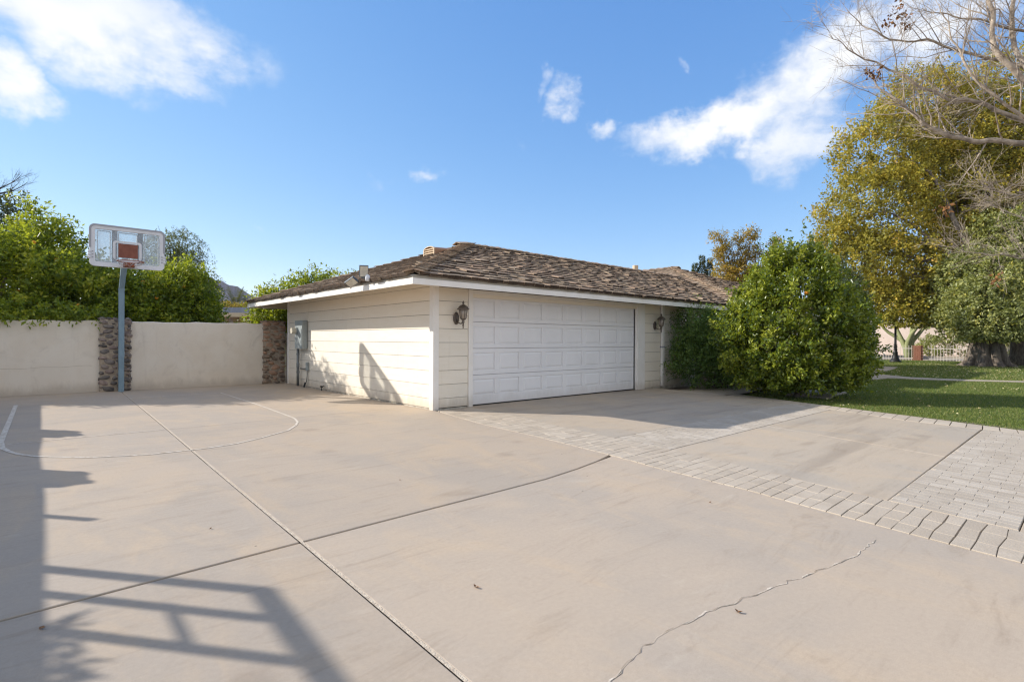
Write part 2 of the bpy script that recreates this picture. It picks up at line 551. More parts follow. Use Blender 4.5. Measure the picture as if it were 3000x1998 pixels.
def grass_mat():
    m = bpy.data.materials.new('lawn')
    m.use_nodes = True
    T = NT(m.node_tree)
    pos = T.n('ShaderNodeNewGeometry').outputs['Position']
    a = T.noise(pos, .8, 5, .6, .5)
    b = T.noise(pos, 45, 4, .7)
    c = T.mix(T.step(a, .35, .7), (.085, .125, .03), (.135, .165, .045))
    c = T.mix(T.step(b, .3, .7), (.035, .07, .012), c)
    bp = T.n('ShaderNodeBump', {'Strength': .9, 'Distance': .03, 'Height': T.noise(pos, 70, 3, .7)}).outputs[0]
    T.n('ShaderNodeOutputMaterial', {'Surface': T.n('ShaderNodeBsdfPrincipled', {'Base Color': c, 'Roughness': .85, 'Specular IOR Level': .2, 'Normal': bp}).outputs[0]})
    return m


M_LAWN = grass_mat()
lawn = MB().prism([(4.9, -12.5), (60, -12.5), (60, -30), (4.9, -30)], -.3, -.030)
lawn.v, lawn.f, lawn.r = [], [], []
lawn.prism([(5.2, -13), (41.0, -13), (41.0, 6.0), (27.2, 6.0), (27.2, -.4), (7.25, -.75), (7.42, -2.36), (6.69, -4.24), (6.48, -4.84), (6.12, -5.87), (5.69, -7.0), (5.45, -7.8)], -.25, -.030)
lawn = tag(lawn.build('lawn', M_LAWN), kind='structure')
rd = tag(MB().prism([(44.6, -60), (52.0, -60), (52.0, 60), (44.6, 60)], -.3, -.075).build('road', M_ROAD), kind='structure')
tag(MB().prism([(42.4, -60), (44.6, -60), (44.6, 60), (42.4, 60)], -.3, -.02).build('pavement', M_PATH), kind='structure')
tag(MB().prism([(52.0, -60), (53.2, -60), (53.2, 60), (52.0, 60)], -.3, .05).build('sidewalk', M_PATH), kind='structure')
tag(MB().prism([(-40, 8.45), (27, 8.45), (27, 70), (-40, 70)], -.3, -.06).build('back_garden_ground', M_SOIL), kind='structure')
tag(MB().prism([(7.25, -.72), (11.0, -.72), (11.0, -2.75), (14.2, -3.0), (17.6, -3.1), (17.6, -1.75), (13, -1.7), (7.42, -2.3)], -.2, -.012).build('walkway', M_PATH), kind='structure')
pth = MB()
pth.prism([(17.6, -1.75), (20.3, -1.95), (18.75, -3.6), (18.9, -5.2), (19.6, -6.6), (20.6, -9), (22, -13), (21.2, -13), (19.9, -9), (18.9, -6.7), (17.8, -4.7), (17.6, -3.1)], -.2, -.008)
pth.prism([(20.3, -1.95), (24.3, -1.72), (27.6, -1.30), (28.0, -.75), (26.9, -.32), (26.4, .3), (20, .3), (17.6, -1.3), (17.6, -1.75)], -.2, -.004)
tag(pth.build('path', M_PATH), kind='structure')
tag(MB().prism([(8.15, -4.12), (8.6, -4.02), (9.2, -3.93), (10.05, -3.92), (10.05, -3.1), (8.2, -3.1)], -.2, .015).build('kerb_step', M_PATH), kind='structure')

# ------------------------------------------------------------------ the driveway: slabs, joints, stamped pavers
drive = thing('driveway', 'broad pale concrete driveway with stamped paver bands in front of the garage', None, (0, 0, 0), kind='structure')
STRIP_L = [(.02, -.06), (-.28, -1.73), (-.40, -3.26), (-.56, -4.53), (-.69, -5.23), (-.79, -6.23), (-.90, -6.78), (-.955, -7.12), (-1.03, -7.62), (-1.08, -7.98), (-1.25, -9.2)]
STRIP_R = [(.80, -.06), (.78, -.88), (.45, -3.0), (.33, -3.92), (.24, -4.8), (.08, -5.72), (-.0, -6.05), (-.13, -6.6), (-.21, -7.11), (-.30, -7.6), (-.36, -7.88), (-.6, -9.2)]


def px_of(line, y):
    ys = [p[1] for p in line][::-1]
    xs = [p[0] for p in line][::-1]
    return float(np.interp(y, ys, xs))


def j1(y):
    return float(np.interp(y, [-9.5, -6.65, -4.81, -2.97, .74, 7.6, 8.2], [-4.30, -4.22, -4.18, -4.15, -4.07, -3.95, -3.94]))


J2 = [(-16, -5.05), (-5.59, -4.85), (-5.09, -4.82), (-4.18, -4.81), (-3.21, -4.79), (-2.6, -4.78), (-1.85, -4.76), (-1.31, -4.69), (-.9, -4.61), (-.56, -4.52)]


def j2(x):
    return float(np.interp(x, [p[0] for p in J2], [p[1] for p in J2]))


EDGE_I_ = [(6.95, -.06), (6.85, -2.3), (6.35, -3.9), (5.98, -4.8), (5.34, -6.13), (5.18, -7.04), (5.09, -7.6), (4.95, -8.4)]
G_ = .011
G2 = .003


def slab(poly, m=M_CONC, top=0.0):
    o = MB().prism(poly, -.08, top).build('concrete_slab', m, drive)
    b = o.modifiers.new('bevel', 'BEVEL')
    b.width = .006
    b.segments = 2
    b.limit_method = 'ANGLE'
    return o


YC = .755
sl_l = [(px_of(STRIP_L, y) - .004, y) for y in np.linspace(-.06, -4.5, 12)]
slab([(-16, YC + G2), (j1(YC) - G_, YC + G2), (j1(4) - G_, 4), (j1(8.14) - G_, 8.14), (-16, 8.14)])
slab([(j1(YC) + G_, YC + G2), (-.002, YC + G2), (-.002, 7.72), (.9, 7.74), (.9, 8.14), (j1(8.14) + G_, 8.14), (j1(4) + G_, 4)])
slab([(-16, j2(-16) + G_), (-5.59, j2(-5.59) + G_), (j1(-4.81) - G_, j2(-4.18) + G_), (j1(-2) - G_, -2), (j1(YC) - G_, YC - G2), (-16, YC - G2)])
slab([(j1(YC) + G_, YC - G2), (j1(-2) + G_, -2), (j1(-4.81) + G_, j2(-4.18) + G_)] + [(x, y + G_) for x, y in J2[4:-1]]
     + [(px_of(STRIP_L, -4.5) - .004, -4.5)] + sl_l[::-1] + [(-.002, -.04), (-.002, YC - G2)])
slab([(-16, -14), (j1(-14) - .2 - G_, -14), (j1(-9.5) - G_, -9.5), (j1(-6.65) - G_, -6.65), (j1(-4.81) - G_, j2(-4.18) - G_), (-5.59, j2(-5.59) - G_), (-16, j2(-16) - G_)])
slab([(j1(-4.81) + G_, j2(-4.18) - G_)] + [(x, y - G_) for x, y in J2[4:-1]] + [(px_of(STRIP_L, y) - .004, y) for y in (-4.56, -5.23, -6.23, -6.78, -7.12, -7.62, -7.98, -9.2)]
     + [(-2.2, -14), (j1(-14) - .2 + G_, -14), (j1(-9.5) + G_, -9.5), (j1(-6.65) + G_, -6.65)])
EDGE_I = [(6.95, -.06), (6.85, -1.0), (6.85, -2.3), (6.35, -3.9), (5.98, -4.8), (5.34, -6.13), (5.18, -7.04), (5.09, -7.6), (4.95, -8.4)]
EDGE_O = [(7.24, -.06), (7.18, -.94), (7.40, -2.36), (6.68, -4.24), (6.47, -4.84), (6.11, -5.87), (5.68, -7.0), (5.46, -7.6), (5.3, -8.4)]
slab([(px_of(STRIP_R, y), y) for y in (-3.0, -.88, -.06)][::1] + [(.80, .16), (7.24, .0)] + EDGE_I[:3] + [(EDGE_I[3][0], -3.895), (px_of(STRIP_R, -3.895), -3.895)], M_CONC2)
mid = lambda y: float(np.interp(y, [-7.1, -6, -4.8], [2.30, 2.65, 2.99]))
slab([(px_of(STRIP_R, -4.81), -4.81), (mid(-4.81) - .007, -4.81), (mid(-7.09) - .007, -7.09), (px_of(STRIP_R, -7.1), -7.1), (px_of(STRIP_R, -6.05), -6.05)], M_CONC2)
slab([(mid(-4.81) + .007, -4.81), (EDGE_I[4][0], -4.81), EDGE_I[5], EDGE_I[6], (5.17, -7.08), (mid(-7.09) + .007, -7.09)], M_CONC2)
slab([(px_of(STRIP_R, -7.905), -7.905), (5.0, -7.905), (4.8, -9.2), (px_of(STRIP_R, -9.2), -9.2)], M_CONC2)
MB().prism([(-16, -14), (-.9, -14), (5.5, -9), (7.3, -2.3), (7.2, .14), (.05, .14), (.05, 8.14), (-16, 8.14)], -.12, -.020).build('joint_bed', M_DIRT, drive)
jj = MB()
jj.ribbon([(j1(y) + .0028, y) for y in np.linspace(7.5, -9.5, 40)], [.017 + .006 * random.random() for _ in range(40)], -.0008)
jj.build('joint_filler', M_SAND, drive)
MB().ribbon([(mid(y), y) for y in np.linspace(-4.82, -7.08, 8)], .013, -.002).build('joint_sealant', M_LIGHTJ, drive)

MB().prism([(x + .006, y) for x, y in STRIP_L] + [(x - .004, y) for x, y in STRIP_R][::-1], -.019, -.0095).build('paver_bed', M_SAND, drive)
for ya_, yb_ in ((-3.9, -4.8), (-7.1, -7.9)):
    MB().prism([(px_of(STRIP_R, ya_) + .004, ya_ - .003), (px_of(EDGE_I_, ya_), ya_ - .003), (px_of(EDGE_I_, yb_), yb_ + .003), (px_of(STRIP_R, yb_) + .004, yb_ + .003)], -.019, -.0032).build('paver_bed', M_SAND, drive)
# every stamped block: outline (4 corners), kept with its distance
PV = []


def stamp(c, mtl, flush=False):
    PV.append((np.linalg.norm(np.mean(c, axis=0) - CAM[:2]), c, mtl, flush))


y = -.07
while y > -9.0:
    dy = .112 + .02 * (random.random() - .5)
    sk = .01
    xl0, xr0 = px_of(STRIP_L, y), px_of(STRIP_R, y)
    xl1, xr1 = px_of(STRIP_L, y - dy + sk), px_of(STRIP_R, y - dy + sk)
    cuts = [0.0, .30 + .1 * (random.random() - .5), .64 + .1 * (random.random() - .5), 1.0]
    skew = .010
    if y > -.2:
        xl0 += .03
    for a, b in zip(cuts[:-1], cuts[1:]):
        g0, g1 = (.0011 if a > 0 else .005), (.0011 if b < 1 else .002)
        P = []
        wv = lambda yy, q: .005 * math.sin(9 * q + yy * 37) + .004 * math.sin(23 * q + yy * 91)
        for t, y_b, cut, xa, xb, gg in ((a, y, 0, xl0, xr0, g0), (b, y, 0, xl0, xr0, -g1), (b, y - dy, .0052, xl1, xr1, -g1), (a, y - dy, .0052, xl1, xr1, g0)):
            P.append((xa + (xb - xa) * t + gg, y_b + cut + wv(y_b, t)))
        stamp(np.array(P), M_PAVER)
    y -= dy


def band(xs, xe, y0, y1, rows, mtl):
    for i in range(rows):
        pass


def stamp_band(xa, xb, y0, y1, mtl):
    """bricks with their long side along Y between two lines xa(y), xb(y)"""
    x = min(xa(y0), xa(y1)) - .16
    col = 0
    while x < max(xb(y0), xb(y1)):
        wdt = .098 + .012 * (random.random() - .5)
        yy = y0 + (.0 if col % 2 else -.11)
        while yy < y1:
            ln = .225 + .03 * (random.random() - .5)
            a, b = max(yy, y0), min(yy + ln - .0030, y1)
            lean = lambda q: .17 * (q - y0)
            if b - a > .04:
                P = np.array([(x + .0012 + lean(a), a), (x + wdt - .0012 + lean(a), a), (x + wdt - .0012 + lean(b), b), (x + .0012 + lean(b), b)])
                for q_ in P:
                    q_[0] = min(max(q_[0], xa(q_[1]) + .004), xb(q_[1]) - .004)
                if min(P[1, 0] - P[0, 0], P[2, 0] - P[3, 0]) > .025:
                    stamp(P, mtl, True)
            yy += ln
        x += wdt
        col += 1


stamp_band(lambda q: px_of(STRIP_R, q), lambda q: px_of(EDGE_I, q), -4.80, -3.905, M_PAVER2)
stamp_band(lambda q: px_of(STRIP_R, q), lambda q: px_of(EDGE_I, q), -7.895, -7.105, M_PAVER2)
ys = np.arange(-2.3, -8.4, -.2)
for ya in ys:
    yb = ya - .19 + .006 * random.random()
    xi0, xo0, xi1, xo1 = px_of(EDGE_I, ya) + .004, px_of(EDGE_O, ya), px_of(EDGE_I, yb) + .004, px_of(EDGE_O, yb)
    stamp(np.array([(xi0, ya), (xo0, ya + .05), (xo1, yb + .05), (xi1, yb)]), M_PAVER)
for ya in np.arange(-.1, -2.2, -.42):
    yb = ya - .41
    stamp(np.array([(px_of(EDGE_I, ya) + .004, ya), (px_of(EDGE_O, ya), ya), (px_of(EDGE_O, yb), yb), (px_of(EDGE_I, yb) + .004, yb)]), M_PAVER)
PV.sort(key=lambda t: t[0])


def paver_geo(mb, c, flush=False):
    c = np.asarray(c)
    ctr = c.mean(axis=0)
    top = .0008 + .0006 * random.random() if flush else .001 + .003 * random.random()
    dz = .0012 if flush else .0035
    ins = ctr + (c - ctr) * (1 - .004 / np.linalg.norm(c - ctr, axis=1, keepdims=True))
    vs = [(*p, -.03) for p in c] + [(*p, top - dz) for p in c] + [(*p, top + .0007 * random.random()) for p in ins]
    fs = []
    for k in (0, 4):
        for i in range(4):
            fs.append((k + i, k + (i + 1) % 4, k + 4 + (i + 1) % 4, k + 4 + i))
    fs.append((8, 9, 10, 11))
    ar = sum(c[i][0] * c[(i + 1) % 4][1] - c[(i + 1) % 4][0] * c[i][1] for i in range(4))
    if ar < 0:
        fs = [f[::-1] for f in fs]
    mb.add(vs, fs)


rest = {}
for i, (d, c, mtl, flush) in enumerate(PV):
    if i < 295:
        mb = MB()
        paver_geo(mb, c, flush)
        mb.build('paver', mtl, drive)
    else:
        mb = rest.setdefault(mtl.name, (MB(), mtl))[0]
        mb.cur = random.random()
        paver_geo(mb, c, flush)
for mb, mtl in rest.values():
    tag(mb.build('paver', mtl, drive), kind='stuff')

# painted court key, faded
KEY = [(-5.80, 5.88), (-5.82, .98), (-5.79, .5), (-5.72, .18), (-5.63, -.1), (-5.49, -.37), (-5.32, -.56), (-5.02, -.84), (-4.54, -1.07), (-3.99, -1.11), (-3.62, -1.03), (-3.3, -.85), (-2.78, -.45), (-2.55, -.1), (-2.4, .23), (-2.31, .6), (-2.28, .92), (-2.2, 3.0), (-2.17, 6.01)]
kw = [.062] * 3 + [.046] * 3 + [.034] * 13
mk = MB()
mk.ribbon(KEY, kw, .004)
mk.ribbon([(-5.80, 5.93), (-2.16, 6.03)], .026, .0035)
mk.ribbon([(-5.75, .745), (-4.12, .762)], .022, .0032)
mk.build('court_line', M_PAINT, drive)
# cracks with chipped edges
crk, dk = MB(), MB()
for line, n, wd in (([(-1.30, -7.28), (-1.72, -7.27), (-2.2, -7.18), (-2.62, -7.09), (-3.05, -7.0), (-3.45, -6.96), (-3.81, -7.01), (-4.1, -7.1)], 70, 1.0), ([(-8, -1.5), (-5.6, -1.62), (-4.75, -1.55)], 30, .5), ([(-4.4, -1.66), (-4.1, -1.68), (-3.75, -1.62)], 14, .4)):
    xs = np.linspace(0, len(line) - 1, n)
    L_ = np.array(line)
    p = np.stack([np.interp(xs, range(len(line)), L_[:, 0]), np.interp(xs, range(len(line)), L_[:, 1])], 1)
    p += rng.normal(0, .007, p.shape)
    crk.ribbon(p, list(wd * (.002 + .012 * rng.random(n) ** 3)), .0024)
    dk.ribbon(p + rng.normal(0, .001, p.shape), list(wd * .0030 * np.clip(rng.random(n) * 1.7 - .8, 0.05, 1)), .0034)
crk.build('crack', M_CHIP, drive)
dk.build('crack', M_DIRT, drive)

# ------------------------------------------------------------------ the house
OXE, OYE, YB = -.85, -.65, 8.75      # eave lines of the garage roof: x, front y, back y
ZE, SL = 2.41, .352                  # top of the roof plane at the eave, slope
RIDGE_Y = (YB + OYE) / 2
HALF = (YB - OYE) / 2
RX0, RZ = OXE + HALF, ZE + SL * HALF
RXE = 22.4                           # right eave of the main wing
MX0, MY0 = 10.55, -1.30              # eave corner of the main wing
MRX, MRY, MRZ = 17.45, 5.60, ZE + SL * 6.9
house = thing('house', 'low cream ranch house with shake roof and white garage door', 'house', (0, 0, 0))

wl = MB()
wl.box(.030, .16, .030, 7.70, .02, 2.62)                 # garage side wall core
wl.box(.16, .90, .030, .16, .02, 2.36)
wl.box(.90, 6.40, .030, .16, 2.24, 2.36)
wl.box(6.40, 8.62, .030, .16, .02, 2.36)
wl.box(8.62, 11.3, .030, .16, .02, .75)
wl.box(8.62, 11.3, .030, .16, 2.14, 2.36)
wl.box(10.2, 11.3, .030, .16, .75, 2.14)
wl.box(.03, 6.6, 7.70, 7.82, .02, 2.62)
wl.build('sheathing', M_SHEATH, house)
wl = MB()
wl.box(11.3, 11.45, -.62, .03, .02, 2.42)
wl.box(11.45, 25.9, -.62, -.47, .02, 2.42)
wl.box(25.75, 25.9, -.47, 9, .02, 2.42)
wl.build('wall', M_SIDING, house)
ft = MB()
ft.box(.012, .06, .02, 7.74, -.05, .035)
ft.build('footing', M_FOUND, house)
MB().box(.06, .90, .012, .06, -.05, .018).build('footing', M_FOUND, house)
MB().box(6.40, 11.3, .012, .06, -.05, .030).build('footing', M_FOUND, house)

# lap siding, one object per board
LAPS = [.030, .208, .471, .734, .998, 1.264, 1.527, 1.786, 2.05, 2.312, 2.56]


def lap(axis, a0, a1, z0, z1):
    """one clapboard: thick lower edge, thin upper edge, on the side wall (x=0) or the front wall (y=0)"""
    lo, hi = -.002, .020
    z1 = z1 - .002
    w = .0015 * random.random()
    prof = [(lo - w, z0 + .005), (lo - w, z0 + .010), (.004, z1), (.026, z1), (.026, z0 + .005)]
    vs = []
    for a in (a0, a1):
        for q, z in prof:
            vs.append((q, a, z) if axis == 'x' else (a, q, z))
    n = len(prof)
    fs = [(i, (i + 1) % n, n + (i + 1) % n, n + i) for i in range(n)] + [tuple(range(n))[::-1], tuple(range(n, 2 * n))]
    if axis == 'x':
        fs = [f[::-1] for f in fs]
    MB().add(vs, fs).build('siding_board', M_SIDING, house)


for i, (z0, z1) in enumerate(zip(LAPS[:-1], LAPS[1:])):
    s2 = 3.1 + (i * 1.7) % 2.4
    for a0, a1 in ((.105, s2 - .001), (s2 + .001, 6.143 - .003), (6.143 + .003, 7.66)):
        lap('x', a0, a1, z0, z1)
    if z0 < 2.3:
        lap('y', .105, .800, z0, min(z1, 2.33))
        lap('y', 6.795, 7.56, z0, min(z1, 2.33))
        lap('y', 7.565, 8.53, z0, min(z1, 2.33))
        if z1 < .8 or z0 > 2.2:
            lap('y', 8.535, 11.3, z0, min(z1, 2.33))
cb = MB()
cb.box(-.020, .03, .0, .108, .0, 2.42)
cb.box(-.020, .106, -.022, .0, .0, 2.42)
cb.build('corner_board', M_TRIM, house, bevel=.003)
MB().box(-.016, .03, 7.66, 7.74, .0, 2.6).build('corner_board', M_TRIM, house, bevel=.003)

# door surround
for x0, x1 in ((.805, .910), (6.465, 6.793)):
    MB().box(x0, x1, -.024, .03, .0, 2.305).build('door_trim', M_TRIM, house, bevel=.003)
MB().box(.910, 6.465, -.022, .03, 2.225, 2.303).build('door_header', M_TRIM, house, bevel=.003)
MB().box(.912, 6.463, .0, .045, 2.155, 2.224).build('door_stop', M_SIDING, house)
MB().box(6.400, 6.464, .002, .10, .0, 2.154).build('door_jamb', M_TRIM, house)
MB().box(.908, .916, .0, .10, .0, 2.154).build('door_jamb', M_TRIM, house)
YD = .062
gd = MB().box(.914, 6.402, YD + .05, YD + .09, .01, 2.24).build('garage_door', M_DOOR, house)
SEC = [.022, .615, 1.146, 1.678, 2.21]
DX0, DX1 = .917, 6.398
PW = (DX1 - DX0) / 8
for r in range(4):
    z0, z1 = SEC[r] + .004, SEC[r + 1] - .004
    zp0, zp1 = z0 + (.19 if r == 0 else .085), z1 - .085
    m_ = MB()
    m_.box(DX0, DX1, YD + .016, YD + .05, z0, z1)
    m_.box(DX0, DX1, YD, YD + .016, z0, zp0)
    m_.box(DX0, DX1, YD, YD + .016, zp1, z1)
    for c in range(9):
        xc = DX0 + c * PW
        m_.box(max(DX0, xc - .062), min(DX1, xc + .062), YD + .0005, YD + .016, zp0, zp1)
    m_.build('door_section', M_DOOR, gd, bevel=.004)
    for c in range(8):
        a0, a1 = DX0 + c * PW + .062 + .007, DX0 + (c + 1) * PW - .062 - .007
        b0, b1 = zp0 + .007, zp1 - .007
        e = .040
        vs = [(a0, YD + .0155, b0), (a1, YD + .0155, b0), (a1, YD + .0155, b1), (a0, YD + .0155, b1),
              (a0 + e, YD + .001, b0 + e), (a1 - e, YD + .001, b0 + e), (a1 - e, YD + .001, b1 - e), (a0 + e, YD + .001, b1 - e)]
        MB().add(vs, [(0, 1, 5, 4), (1, 2, 6, 5), (2, 3, 7, 6), (3, 0, 4, 7), (4, 5, 6, 7)]).build('raised_panel', M_DOOR, gd)
MB().box(.915, 6.40, YD + .006, YD + .045, .002, .021).build('bottom_seal', M_BLACK, gd)

# dark window behind the shrub
wn = MB()
for b in ((8.545, 8.655, .70, 2.27), (10.12, 10.2, .70, 2.27)):
    wn.box(b[0], b[1], -.022, .03, b[2], b[3])
wn.box(8.655, 10.12, -.020, .03, 2.14, 2.268)
wn.box(8.655, 10.12, -.030, .03, .70, .78)
win = wn.build('window', M_TRIM, house, bevel=.003)
MB().box(8.64, 10.14, .060, .066, .74, 2.16).build('pane', M_GLASSD, win)
for x in (8.66, 9.13, 9.62, 10.08):
    MB().box(x, x + .035, .035, .060, .781, 2.139).build('mullion', M_BLACK, win)

# downspout with its strap
ds = MB().box(7.555, 7.665, -.085, -.018, .04, 2.32).build('downspout', M_TRIM, house, bevel=.008)
MB().box(7.53, 7.69, -.090, -.020, 1.12, 1.16).build('strap', M_GREYPL, ds)

# eaves: boards, soffit, rafter tails
fb_ = MB()
fb_.box(OXE + .012, OXE + .045, OYE + .012, YB - .012, 2.247, 2.349)
fb_.build('fascia', M_TRIM, house, bevel=.002)
MB().box(OXE + .046, MX0, OYE + .012, OYE + .045, 2.247, 2.349).build('fascia', M_TRIM, house, bevel=.002)
MB().box(OXE + .046, 6.6, YB - .045, YB - .012, 2.247, 2.349).build('fascia', M_TRIM, house)
MB().box(OXE + .030, OXE + .060, OYE + .030, YB - .03, 2.3495, 2.408).build('drip_board', M_DRIP, house)
MB().box(OXE + .061, MX0, OYE + .030, OYE + .060, 2.3495, 2.408).build('drip_board', M_DRIP, house)
MB().box(MX0, MX0 + .035, MY0 + .01, OYE + .05, 2.247, 2.40).build('fascia', M_TRIM, house)
MB().box(MX0 + .036, RXE, MY0 + .01, MY0 + .045, 2.247, 2.40).build('fascia', M_TRIM, house)
sf = MB()
zs = lambda d: 2.250 + SL * d * .9
k1 = (OXE + .04, OYE + .04)
sf.add([(k1[0], k1[1], 2.26), (.04, .04, 2.26 + .8 * SL), (.04, 7.8, 2.26 + .8 * SL), (k1[0], YB - .04, 2.26)], [(0, 1, 2, 3)])
sf.add([(k1[0], k1[1], 2.261), (MX0, k1[1], 2.261), (MX0, .04, 2.261 + .62 * SL), (.04, .04, 2.261 + .8 * SL)], [(0, 1, 2, 3)])
sf.add([(k1[0], YB - .04, 2.262), (6.6, YB - .04, 2.262), (6.6, 7.8, 2.27 + .8 * SL), (.04, 7.8, 2.262 + .8 * SL)], [(0, 3, 2, 1)])
sf.add([(MX0 + .03, MY0 + .04, 2.262), (RXE - .05, MY0 + .04, 2.262), (RXE - .05, -.5, 2.262 + .75 * SL), (MX0 + .03, -.5, 2.262 + .75 * SL)], [(0, 1, 2, 3)])
sf.build('soffit', M_SOFFIT, house)
for yy in (7.95, 8.5):
    MB().hexa([(OXE + .05, yy, 2.24), (.03, yy, 2.42), (.03, yy + .05, 2.42), (OXE + .05, yy + .05, 2.24),
               (OXE + .05, yy, 2.30), (.03, yy, 2.56), (.03, yy + .05, 2.56), (OXE + .05, yy + .05, 2.30)]).build('rafter_tail', M_TRIM, house)

# roof deck
dkz = .022
roof_m = MB()
q = dkz
roof_m.add([(OXE + .02, OYE + .02, ZE - q), (RX0, RIDGE_Y, RZ - q), (OXE + .02, YB - .02, ZE - q)], [(0, 1, 2)])
xv0 = MX0 + HALF + (OYE + .65)     # where the valley reaches the garage ridge
vx = MX0 + (RZ - ZE) / SL
roof_m.add([(OXE + .02, OYE + .02, ZE - q), (MX0, OYE + .02, ZE - q), (vx, RIDGE_Y, RZ - q), (RX0, RIDGE_Y, RZ - q)], [(0, 1, 2, 3)])
roof_m.add([(OXE + .02, YB - .02, ZE - q), (RX0, RIDGE_Y, RZ - q), (vx, RIDGE_Y, RZ - q), (MX0, YB - .02, ZE - q)], [(0, 1, 2, 3)])
roof_m.add([(MX0, MY0, ZE - q), (MRX, MRY, MRZ - q), (MRX, 16, MRZ - q), (MX0, 16, ZE - q)], [(0, 1, 2, 3)])
roof_m.add([(MX0, MY0, ZE - q), (RXE, MY0, ZE - q), (MRX, MRY, MRZ - q)], [(0, 1, 2)])
roof_m.add([(RXE, MY0, ZE - q), (RXE, 16, ZE - q), (MRX, 16, MRZ - q), (MRX, MRY, MRZ - q)], [(0, 1, 2, 3)])
roof = roof_m.build('roof', M_DECK, house)

# shakes
SH = []


def shakes(O, U, V, N, inside, umax, vmax, expo=.255, wmin=.11, wmax=.29):
    O, U, V, N = map(np.asarray, (O, U, V, N))
    v = -.03
    row = 0
    while v < vmax:
        u = -.02 + .05 * random.random()
        jr = .012 * random.random()
        while u < umax:
            w = wmin + (wmax - wmin) * random.random() ** 1.2
            if inside(u + w / 2, v + .10):
                dv = (random.random() - .5) * .026 + (.0 if random.random() > .05 else -.05)
                lift = .030 + .013 * random.random() + (0 if random.random() > .05 else .018)
                SH.append((O + U * (u + w / 2) + V * (v + dv + jr) + N * lift, U, V, N, w - .008, .035 + .05 * random.random(),
                           (random.random() - .5) * .035, (random.random() - .5) * .05))
            u += w
        v += expo
        row += 1


ca, sa = 1 / math.sqrt(1 + SL * SL), SL / math.sqrt(1 + SL * SL)
sl_len = HALF / ca
# garage front slope
shakes((OXE, OYE, ZE), (1, 0, 0), (0, ca, sa), (0, -sa, ca), lambda u, v: (OXE + u) > OXE + v * ca + .02 and (OXE + u) < MX0 + v * ca - .02, 16.0, sl_len)
# garage left slope
shakes((OXE, YB, ZE), (0, -1, 0), (ca, 0, sa), (-sa, 0, ca), lambda u, v: v * ca + .02 < u < (YB - OYE) - v * ca - .02, YB - OYE, sl_len)
# main wing: slope facing the garage (only above the garage roof) and front slope
shakes((MX0, 16, ZE), (0, -1, 0), (ca, 0, sa), (-sa, 0, ca),
       lambda u, v: (16 - u) > MY0 + v * ca + .03 and ((16 - u) < OYE + v * ca - .04 if (16 - u) < RIDGE_Y else v * ca > (RZ - ZE) / SL + .1) and (16 - u) < 11, 17.3, 6.9 / ca)
shakes((MX0, MY0, ZE), (1, 0, 0), (0, ca, sa), (0, -sa, ca), lambda u, v: v * ca + .02 < u < RXE - MX0 - v * ca * (RXE - MRX) / 6.9 - .02, 13.8, 6.9 / ca)


def shake_verts(w, th, ln=.40):
    h = w / 2
    return [(-h, 0, -th * .7), (h, 0, -th * .7), (h, ln, -.026), (-h, ln, -.026),
            (-h, 0, th * .32), (h, 0, th * .32), (h, ln, -.016), (-h, ln, -.016)]


HEX = [(3, 2, 1, 0), (4, 5, 6, 7), (0, 1, 5, 4), (1, 2, 6, 5), (2, 3, 7, 6), (3, 0, 4, 7)]
VAR = []
for k in range(6):
    m_ = MB().add(shake_verts(1.0, .042 + .005 * k), HEX)
    me_ = bpy.data.meshes.new('shingle')
    me_.from_pydata(m_.v, [], HEX)
    me_.materials.append(M_SHAKE)
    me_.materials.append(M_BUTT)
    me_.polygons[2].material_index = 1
    VAR.append(me_)
SH.sort(key=lambda t: np.linalg.norm(t[0] - CAM) + (6 if abs(t[3][0]) > .1 and t[0][0] > 8 else 0) + (2.5 if abs(t[3][0]) > .1 else 0))
far = MB()
for i, (p, U, V, N, w, th, rz, rt) in enumerate(SH):
    R = Matrix((U, V, N)).transposed() @ Euler((rt * .35, rt, rz)).to_matrix()
    if i < 280:
        o = link('shingle', VAR[i % 6], roof)
        o.matrix_local = Matrix.Translation(Vector(p)) @ R.to_4x4() @ Matrix.Diagonal((w, 1, 1, 1))
    else:
        far.cur = random.random()
        far.add([Vector(p) + R @ Vector(a) for a in shake_verts(w, .042 + .026 * random.random())], HEX)
far_o = tag(far.build('shingle', M_SHAKE, roof), kind='stuff')
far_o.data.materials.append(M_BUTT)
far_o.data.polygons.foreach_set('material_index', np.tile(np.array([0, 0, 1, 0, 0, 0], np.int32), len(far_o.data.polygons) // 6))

# hip and ridge caps: overlapping pairs of boards
cap_n = 0


def caps(a, b, n1, n2, step=.20, w=.17):
    global cap_n
    a, b, n1, n2 = map(lambda t: np.asarray(t, float), (a, b, n1, n2))
    t = nrm(b - a)
    L = np.linalg.norm(b - a)
    s = 0.0
    while s < L:
        p = a + t * s
        m_ = MB()
        lift = .055 + .02 * random.random()
        for n in (n1, n2):
            d = nrm(np.cross(n, t))
            other = n2 if n is n1 else n1
            if d @ other > 0:
                d = -d
            ww = w * (.85 + .3 * random.random())
            q0 = p + n * lift + (n1 + n2) * .004
            m_.obox(q0 + d * ww / 2 + t * .17 - n * .006, d * ww / 2, t * .19 - n * .022, n * .010)
        m_.build('ridge_cap', M_SHAKE, roof)
        cap_n += 1
        s += step * (.9 + .2 * random.random())


